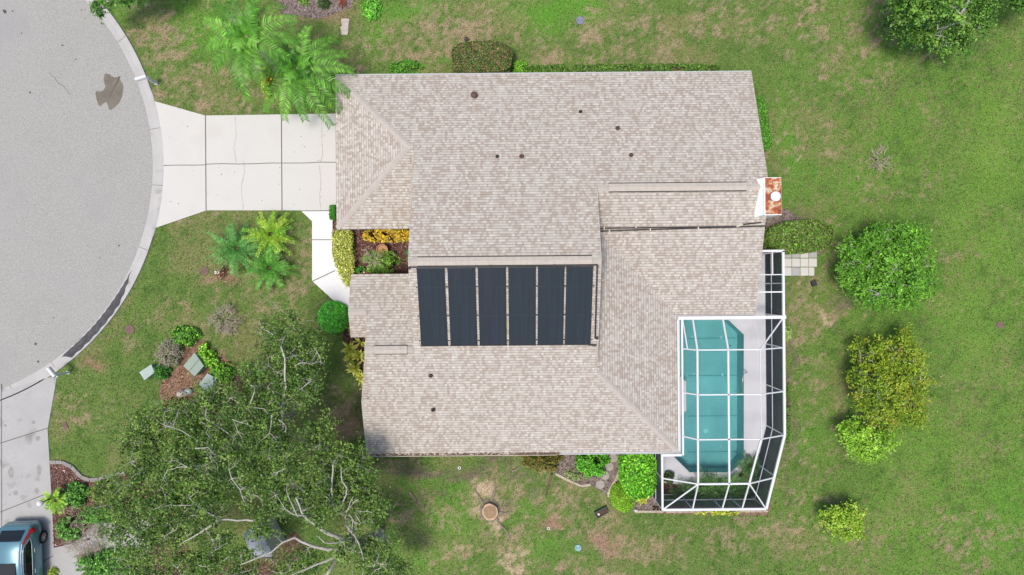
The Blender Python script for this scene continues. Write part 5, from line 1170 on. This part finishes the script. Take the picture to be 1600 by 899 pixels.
# mailboxes
def mailbox(label, base, top, ang):
    b0, t0 = P(*base), P(*top); o = thing('mailbox', label, 'mailbox', (b0.x, b0.y, 0), 'white mailboxes at the kerb'); t0 = Vector((b0.x, b0.y, top[2]))
    mb = MB(); mb.box((b0.x, b0.y, t0.z/2), (.1, .1, t0.z)); mb.box((b0.x, b0.y, .06), (.16, .16, .12)); mb.build('post', M['white'], o)
    d = Vector((math.cos(ang), math.sin(ang), 0)); s_ = Vector((-d.y, d.x, 0)); c = Vector((b0.x, b0.y, t0.z))+d*.2; mb = MB(); n_ = 12
    prof = [(-.1, 0), (-.1, .13)]+[(-.1*math.cos(t), .13+.1*math.sin(t)) for t in np.linspace(0, math.pi, 9)[1:-1]]+[(.1, .13), (.1, 0)]
    V = [c+d*e*.3+s_*x+Vector((0, 0, z)) for e in (-1, 1) for x, z in prof]; k = len(prof)
    mb.mesh(V, [tuple(range(k))[::-1], tuple(range(k, 2*k))]+[(i, (i+1) % k, k+(i+1) % k, k+i) for i in range(k)]); mb.build('letter_box', M['white'], o)
    mb = MB(); mb.bar(c-d*.35-Vector((0, 0, .04)), c+d*.3-Vector((0, 0, .04)), .1, .05); mb.build('arm', M['white'], o)
mailbox('white post mailbox leaning out by the kerb above the driveway', (245, 131, 0), (230, 121, 1.15), math.radians(196)); mailbox('white post mailbox by the kerb at the corner of the lower driveway', (108, 582, 0), (92, 576, 1.15), math.radians(128))
# globe lamp
c_ = P(62, 787, 1.7); b0 = Vector((c_.x, c_.y, 0)); o = thing('globe_lamp', 'white globe post lamp at the edge of the lower driveway', 'lamp', b0)
mb = MB(); mb.tube([b0, b0+Vector((0, 0, 1.5))], [.04, .035], 10); mb.lathe(b0, [(.09, 0), (.07, .08), (.04, .1)], 14); mb.build('post', M['black'], o)
mb = MB(); mb.lathe(b0+Vector((0, 0, 1.5)), [(.05, 0)]+[(.165*math.sin(t), .165-.165*math.cos(t)) for t in np.linspace(.35, math.pi, 12)], 20); mb.build('globe', M['white'], o, smooth=True)
# valve lids etc.
def lid(name, label, px, py, r, m_, cat, h=.035, sq=False, group=None):
    c = P(px, py); o = thing(name, label, cat, (c.x, c.y, 0), group); mb = MB()
    if sq: mb.box((c.x, c.y, h/2), (r*2.6, r*1.5, h), math.radians(-70))
    else: mb.lathe((c.x, c.y, 0), [(r, 0), (r, h), (r*.93, h), (r*.93, h+.004)], 20)
    mb.build('cover', M[m_], o)
    mb = MB()
    if sq: mb.box((c.x, c.y, h+.004), (r*.5, .03, .01), math.radians(-70))
    else:
        mb.lathe((c.x+r*.5, c.y, h), [(.03, .004), (.03, .012)], 8); mb.lathe((c.x-r*.5, c.y, h), [(.03, .004), (.03, .012)], 8)
    mb.build('handle', M['joint'], o)
lid('valve_cover', 'round reddish brown ground cover in the lawn near the kerb', 203, 515, .27, 'lidbrown', 'ground cover', group='brown covers in the front lawn'); lid('valve_cover', 'round reddish brown ground cover beside the red flowers', 320, 424, .24, 'lidbrown', 'ground cover', group='brown covers in the front lawn')
lid('valve_cover', 'small rectangular brown cover in the lawn by the lower driveway', 102, 665, .16, 'lidbrown', 'ground cover', sq=True); lid('valve_cover', 'blue grey round cover on the bright grass at the top', 906, 33, .22, 'lidblue', 'ground cover', .08); lid('valve_cover', 'pale aqua cover lying on the lower lawn', 903, 856, .18, 'aqua', 'ground cover', .05)
lid('valve_cover', 'dark patchy drain cover in the far right lawn', 1562, 508, .2, 'lidbrown', 'ground cover')
c_ = P(1270, 443); o = thing('black_box', 'small black box on the grass below the paver path', 'box', (c_.x, c_.y, 0)); mb = MB(); mb.box((c_.x, c_.y, .1), (.24, .28, .2), .35); mb.build('case', M['black'], o); mb = MB(); mb.box((c_.x, c_.y, .205), (.26, .3, .03), .35); mb.build('lid', M['pipe'], o)
c_ = P(729, 62); lid('sprinkler_cap', 'small grey brown cap on the grass above the boxy hedge', 729, 62, .12, 'ventgrey', 'sprinkler cap', .12)
for (px, py, lab) in ((718, 731, 'small white ring cap on bare soil below the south gutter'), (857, 825, 'tiny white cap on the lower lawn')):
    c_ = P(px, py); o = thing('pipe_cap', lab, 'pipe cap', (c_.x, c_.y, 0)); mb = MB(); mb.lathe((c_.x, c_.y, 0), [(.085, 0), (.085, .08), (.05, .08), (.05, .03)], 14); mb.build('collar', M['white'], o); mb = MB(); mb.lathe((c_.x, c_.y, .02), [(.045, 0), (.04, .03)], 12); mb.build('plug', M['ventgrey'], o)
# white unit just behind the north eave
c_ = P(756, 111, .7); o = thing('round_tank', 'pale round tank rim showing above the north roof edge by the boxy hedge', 'tank', (c_.x, c_.y-.12, 0)); mb = MB(); mb.lathe((c_.x, c_.y-.12, 0), [(.4, 0), (.42, .8), (.36, .86), (.3, .86), (.28, .8)], 28); mb.build('shell', M['boxpale'], o); mb = MB(); mb.lathe((c_.x, c_.y-.12, .78), [(.27, 0), (.1, .03)], 20); mb.build('grille', M['black'], o)
# slabs by the top edge
for (px, py, lab) in ((540, 36, 'upper of two pale rough slabs near the top bark bed'), (539, 49, 'lower of two pale rough slabs near the top bark bed')):
    rnd = random.Random(py); pp = [P(px+dx+rnd.uniform(-1, 1), py+dy+rnd.uniform(-1, 1)) for dx, dy in ((-6, -6.5), (0, -7), (6, -6), (6.3, 0), (5, 6), (-5, 6.3), (-6, 0))]; c_ = P(px, py); mb = MB(); mb.prism([(p.x, p.y) for p in pp], 0, .07); tag(mb.build('stone_slab', M['rock'], loc=(c_.x, c_.y, 0)), lab, 'stone slab', 'pale slabs in the upper lawn')
# stepping stones
for i, (px, py, lab) in enumerate(((958, 716, 'stepping stone closest to the south wall'), (952, 729, 'second stepping stone from the south wall'), (945, 743, 'third stepping stone from the south wall'), (938, 757, 'stepping stone nearest the lawn, last of the four'))):
    c_ = P(px, py); mb = MB(); mb.lathe((c_.x, c_.y, 0), [(.245, 0), (.25, .035), (.22, .05)], 18, jit=.04, rnd=random.Random(i)); tag(mb.build('stepping_stone', M['stone'], loc=(c_.x, c_.y, 0)), lab, 'stepping stone', 'stepping stones by the south wall')
# edgings
def edging(label, pts, m_, w_=.13, h=.09, seed=0):
    rnd = random.Random(seed); c_ = P(*pts[0]); mb = MB(); pp = [P(*p) for p in pts]
    for i in range(len(pp)-1):
        L = (pp[i+1]-pp[i]).length; n_ = max(1, int(L/.32))
        for k in range(n_):
            a, b_ = pp[i].lerp(pp[i+1], k/n_), pp[i].lerp(pp[i+1], (k+.96)/n_); z = h/2+rnd.uniform(-.008, .008); mb.bar((a.x, a.y, z), (b_.x, b_.y, z), w_*rnd.uniform(.9, 1.1), h)
    tag(mb.build('garden_edging', M[m_], loc=(c_.x, c_.y, 0)), label, 'garden edging')
edging('grey curving edging along the neighbour bark bed', [(79, 722), (98, 722), (113, 729), (128, 745), (142, 750), (155, 749), (170, 744), (197, 739)], 'edginggrey', .2, .1); edging('pale edging slanting from the downspout to the striped leaf clump', [(868, 740), (885, 749), (908, 759), (923, 757)], 'edging'); edging('pale edging beside the stepping stones', [(975, 712), (967, 738), (960, 752), (951, 768), (951, 777)], 'edging', .15); edging('pale edging along the bottom of the bark bed next to the cage', [(992, 799), (1036, 799)], 'edging'); edging('pale kerb line along the foot of the pool cage', [(1040, 800), (1200, 799)], 'edging', .08, .05)
# planter
c_ = P(939, 799); o = thing('planter_box', 'dark teal planter box with soil on the lower lawn', 'planter', (c_.x, c_.y, 0)); mb = MB(); rz = math.radians(28)
d = Vector((math.cos(rz), math.sin(rz), 0)); s_ = Vector((-d.y, d.x, 0))
for e, (l_, w_) in ((s_*.17, (.72, .03)), (-s_*.17, (.72, .03)), (d*.345, (.03, .31)), (-d*.345, (.03, .31))): mb.box(c_+e+Vector((0, 0, .13)), (l_, w_, .26), rz)
mb.build('trough', M['planter'], o); mb = MB(); mb.box(c_+Vector((0, 0, .1)), (.66, .3, .2), rz); mb.build('soil', M['soil'], o); mb = MB(); mb.lathe(c_-d*.18+Vector((0, 0, .2)), [(.07, 0), (.06, .08), (.02, .1)], 12); mb.build('white_stone', M['white'], o)
# terracotta hoop / pot in courtyard
c_ = P(600, 392); o = thing('terracotta_pot', 'curved terracotta pot rim behind the twiggy courtyard shrub', 'pot', (c_.x, c_.y, 0)); mb = MB(); mb.lathe((c_.x, c_.y, 0), [(.22, 0), (.3, .55), (.33, .6), (.29, .6), (.26, .5)], 24); mb.build('body', M['terracotta'], o); mb = MB(); mb.lathe((c_.x, c_.y, .46), [(.255, 0), (.02, .03)], 18); mb.build('soil', M['soil'], o)
# red flowers with a white marker
c_ = P(347, 426); o = thing('flower_marker', 'cluster of faded red flowers around a small white marker on the lawn', 'flowers', (c_.x, c_.y, 0)); rngf = np.random.default_rng(3)
nn = 240; p = np.stack([c_.x+rngf.normal(0, .13, nn), c_.y+rngf.normal(0, .2, nn), rngf.uniform(.05, .4, nn)], 1); nr = rngf.normal(0, .6, (nn, 3)); nr[:, 2] = np.abs(nr[:, 2])+.5
quadmesh('blossoms', leafquads(p, nr, .1, .07, rngf), pickcol(nn, [(176, 96, 90), (204, 140, 122), (150, 78, 72), (226, 196, 172), (120, 110, 70)], rngf, .2, None, K), M['leaf'], o)
mb = MB(); mb.box((c_.x-.16, c_.y, .3), (.26, .16, .03), .03); mb.box((c_.x, c_.y, .22), (.09, .04, .44)); mb.build('marker', M['white'], o)
# stump
c_ = P(766, 797); o = thing('tree_stump', 'cut tree stump with exposed roots on sandy ground below the house', 'tree stump', (c_.x, c_.y, 0)); rnd = random.Random(12); mb = MB(); mb.lathe(c_, [(.62, 0), (.5, .12), (.46, .34)], 22, jit=.07, rnd=random.Random(4)); mb.build('bark', M['root'], o)
mb = MB(); mb.lathe(c_+Vector((0, 0, .335)), [(.455, 0), (.45, .03), (.38, .035)], 22, 0, jit=.07, rnd=random.Random(4)); mb.lathe(c_+Vector((0, 0, .372)), [(.37, 0)], 22, 1, jit=.05, rnd=random.Random(5)); mb.build('cut_face', [M['cutrim'], M['cut']], o)
for pts in ([(766, 790), (771, 775), (775, 764), (784, 754)], [(771, 776), (774, 762), (773, 747)], [(757, 790), (748, 775), (741, 762)], [(775, 800), (788, 802), (800, 799)], [(772, 805), (782, 820), (792, 830), (798, 845)], [(756, 803), (748, 812)], [(800, 736), (808, 733), (815, 729)], [(640, 768), (648, 780), (654, 790)]):
    pp = []
    for i in range(len(pts)-1): pp += wiggle(pts[i], pts[i+1], 4, .8, rnd)[:-1]
    pp.append(pts[-1]); n_ = len(pp); mb = MB(); mb.tube([P(x, y, .015) for x, y in pp], [.085-.065*i/n_ for i in range(n_)], 7); mb.build('root', M['root'], o, smooth=True)
# thin dead branch leaning on the lawn near the downspout
mb = MB(); mb.tube([P(862, 741, .25), P(857, 757, .12), P(853, 776, .05)], [.07, .055, .03], 7); c_ = P(857, 757); tag(mb.build('fallen_branch', M['bark_brown'], loc=(c_.x, c_.y, 0)), 'brown branch lying on the lawn below the olive shrub', 'branch')
# the small grey roof under the oak
o = thing('garden_shed', 'small pale grey roofed shed half hidden under the oak branches', 'shed', P(404, 845, 0)); hz = 2.2
pp = [P(*q, hz) for q in ((380, 834), (402, 819), (421, 856), (427, 870), (393, 872))]; cc_ = sum(pp, Vector())/5
mb = MB(); mb.prism([(cc_.x+(p.x-cc_.x)*.9, cc_.y+(p.y-cc_.y)*.9) for p in pp], 0, hz-.1); mb.build('wall', M['whitewall'], o)
mb = MB(); ap = cc_+Vector((0, 0, .14))
for i in range(5): mb.face([pp[i], pp[(i+1) % 5], ap][::-1]); mb.face([pp[i], pp[(i+1) % 5], pp[(i+1) % 5]-Vector((0, 0, .1)), pp[i]-Vector((0, 0, .1))])
mb.build('roof', M['greyroof'], o)
mb = MB(); mb.prism(PL([(425, 868), (460, 830), (480, 850), (455, 895), (330, 905), (310, 880)]), 0, .02); struct(mb.build('mulch_bed', M['mulch']))

# ---- the parked car (rear towards the street)
m, n, l, b = newmat('car_paint'); M['paint'] = m; b.inputs['Base Color'].default_value = C(112, 164, 182); b.inputs['Metallic'].default_value = .35; b.inputs['Roughness'].default_value = .28; b.inputs['Coat Weight'].default_value = .6
M['tail'] = mat('tail_lamp', C(200, 40, 44), .25, spec=.5); M['trim'] = mat('window_trim', C(205, 214, 218), .25, metal=.5); M['seat'] = mat('car_seat', C(120, 130, 126), .8)
car = thing('parked_car', 'pale teal hatchback parked on the lower driveway at the left edge', 'car', (-27.05, -14.7, .035))
RZ = math.radians(1.2); cr_, sr_ = math.cos(RZ), math.sin(RZ); YR = -12.66
CS = 1.12
def cp(x, y, z):
    x, y, z = x*CS, y*CS, z*CS
    return Vector((-27.05 + x*cr_ + y*sr_, YR + x*sr_ - y*cr_, z+.035))
# stations: y from the rear, half widths and heights
ST = [ # y, sill half, mid half (z .55), belt half, belt z, roof half, roof z
 (0.00, .58, .70, .60, .80, .55, .84), (.10, .70, .80, .72, .92, .64, .96), (.25, .78, .86, .78, .98, .66, 1.08), (.45, .80, .885, .81, .99, .65, 1.28), (.70, .80, .90, .825, .98, .62, 1.42), (1.1, .80, .90, .83, .97, .60, 1.485), (1.7, .80, .895, .825, .95, .60, 1.50), (2.2, .80, .89, .82, .94, .59, 1.47), (2.7, .80, .885, .81, .93, .60, 1.32), (3.1, .79, .88, .80, .92, .68, 1.08), (3.35, .78, .87, .78, .92, .70, .98), (3.8, .74, .84, .70, .84, .60, .90), (4.1, .66, .74, .58, .68, .48, .74), (4.2, .55, .6, .5, .5, .4, .55)]
def section(s): 
    y, a, m_, b_, bz, r, rz = s; half = [(a, .22), (m_, .42), (m_, .62), (b_+.02, bz-.04), (b_, bz), ((b_*.45+r*.55), bz+(rz-bz)*.62), (r, rz-.05*min(1, (rz-bz)*3)), (r*.75, rz+.0), (0, rz+.02)]
    return [(x, z) for x, z in half]+[(-x, z) for x, z in half[-2::-1]]
mb = MB(); secs = [[cp(x, s[0], z) for x, z in section(s)] for s in ST]; k = len(secs[0]); V = [p for sct in secs for p in sct]; F = []
for i in range(len(ST)-1):
    for j in range(k-1): F.append((i*k+j, i*k+j+1, (i+1)*k+j+1, (i+1)*k+j))
F.append(tuple(range(k))[::-1]); e = (len(ST)-1)*k; F.append(tuple(e+j for j in range(k)))
mb.mesh(V, F); body = mb.build('body', M['paint'], car, smooth=True)
def onside(y, t, sg, off=.012):
    """point on the glass band at distance y from the rear; t 0 = belt, 1 = roof"""
    ys = [s[0] for s in ST]; f = lambda i: float(np.interp(y, ys, [s[i] for s in ST])); b_, bz, r, rz = f(3), f(4), f(5), f(6)
    mx_, mz = b_*.45+r*.55, bz+(rz-bz)*.62; tx, tz = r, rz-.05*min(1, (rz-bz)*3)
    if t < .6: x, z = b_+(mx_-b_)*t/.6, bz+(mz-bz)*t/.6
    else: x, z = mx_+(tx-mx_)*(t-.6)/.4, mz+(tz-mz)*(t-.6)/.4
    return cp((x+off)*sg, y, z+off*.4)
for sg in (1, -1):
    mb = MB(); yy = list(np.linspace(.62, 2.75, 16))
    for i in range(15):
        hi = lambda y: float(np.interp(y, [.62, .95, 2.2, 2.75], [.22, .82, .85, .12])); lo = lambda y: float(np.interp(y, [.62, .9], [.16, .06]))
        for u in range(3):
            g = lambda y, u_: lo(y)+(hi(y)-lo(y))*u_/3
            mb.face([onside(yy[i], g(yy[i], u), sg), onside(yy[i+1], g(yy[i+1], u), sg), onside(yy[i+1], g(yy[i+1], u+1), sg), onside(yy[i], g(yy[i], u+1), sg)])
    wn = mb.build('side_window', M['glass_dark'], car, smooth=True)
    mb = MB(); mb.tube([onside(y, hi(y), sg, .016) for y in yy], .014, 6); mb.tube([onside(y, lo(y), sg, .016) for y in yy], .014, 6); mb.build('window_trim', M['trim'], wn)
    mb = MB(); mb.tube([onside(1.15, 0, sg, .03)-Vector((0, 0, .12)), onside(1.35, 0, sg, .03)-Vector((0, 0, .12))], .018, 6); mb.tube([onside(2.15, 0, sg, .03)-Vector((0, 0, .12)), onside(2.35, 0, sg, .03)-Vector((0, 0, .12))], .018, 6); mb.build('door_handle', M['chrome'], car)
    mb = MB()
    for y0, y1, t0_, t1_ in ((.22, .3, -.05, .3), (.3, .42, .05, .5), (.42, .6, .3, .75), (.6, .8, .62, .86)):
        mb.face([onside(y0, max(0, t0_), sg, .022), onside(y1, max(0, t0_+.12), sg, .022), onside(y1, t1_+.18, sg, .022), onside(y0, t1_, sg, .022)])
    q0 = cp(.87*sg, .32, .93); mb.face([cp(.79*sg, .13, .95), cp(.90*sg, .34, .92), cp(.83*sg, .42, 1.04), cp(.72*sg, .22, 1.07)]); mb.face([cp(.80*sg, .13, .80), cp(.915*sg, .34, .78), cp(.90*sg, .34, .92), cp(.79*sg, .13, .95)])
    mb.build('tail_light', M['tail'], car)
    for yw in (.82, 3.35):
        ax = (cp(1, 0, 0)-cp(0, 0, 0)).normalized(); c_ = cp(.86*sg, yw, .31); mb = MB(); ringt = []
        u_ = cp(0, 1, 0)-cp(0, 0, 0); u_.normalize()
        def ring(r, o): return [c_+ax*o*sg+(u_*math.cos(t)+Vector((0, 0, 1))*math.sin(t))*r for t in np.linspace(0, 2*math.pi, 25)[:-1]]
        rs = [ring(.34, -.12), ring(.35, -.06), ring(.35, .05), ring(.33, .075), ring(.22, .075)]
        for a_, b_ in zip(rs[:-1], rs[1:]): mb.mesh(a_+b_, [(i, (i+1) % 24, 24+(i+1) % 24, 24+i) for i in range(24)])
        wl = mb.build('tyre', M['rubber'], car)
        mb = MB(); r0 = ring(.21, .078); mb.mesh(ring(.205, .04), [tuple(range(24))], 1); mb.mesh(ring(.215, .08)+ring(.185, .07), [(i, (i+1) % 24, 24+(i+1) % 24, 24+i) for i in range(24)])
        for q in range(7):
            t = q*2*math.pi/7; mb.bar(c_+ax*.065*sg, c_+ax*.07*sg+(u_*math.cos(t)+Vector((0, 0, 1))*math.sin(t))*.19, .05, .02, up=ax)
        mb.build('rim', [M['chrome'], M['rubber']], wl)
mb = MB()
for i in range(8):
    for j in range(8):
        def gp(a, b_):
            y = .20+.42*a/8; ys = [s[0] for s in ST]; r = float(np.interp(y, ys, [s[5] for s in ST])); rz_ = float(np.interp(y, ys, [s[6] for s in ST])); x = (b_/8*2-1)*r*.86; return cp(x, y, rz_+.02*(1-abs(x/r)**2)+.022)
        mb.face([gp(i, j), gp(i+1, j), gp(i+1, j+1), gp(i, j+1)])
mb.build('rear_window', M['glass_dark'], car, smooth=True)
mb = MB(); mb.box(cp(.0, 1.95, 1.535), (.86, .72, .012), RZ); mb.build('sunroof', M['glass_dark'], car)
mb = MB(); mb.box(cp(0, .06, .46), (1.5, .16, .2), RZ); mb.build('bumper', M['paint'], car)
for sg in (1, -1): mb = MB(); mb.tube([onside(y, 1, sg, .01) for y in np.linspace(.75, 2.6, 9)], .016, 6); mb.build('roof_rail', M['trim'], car)
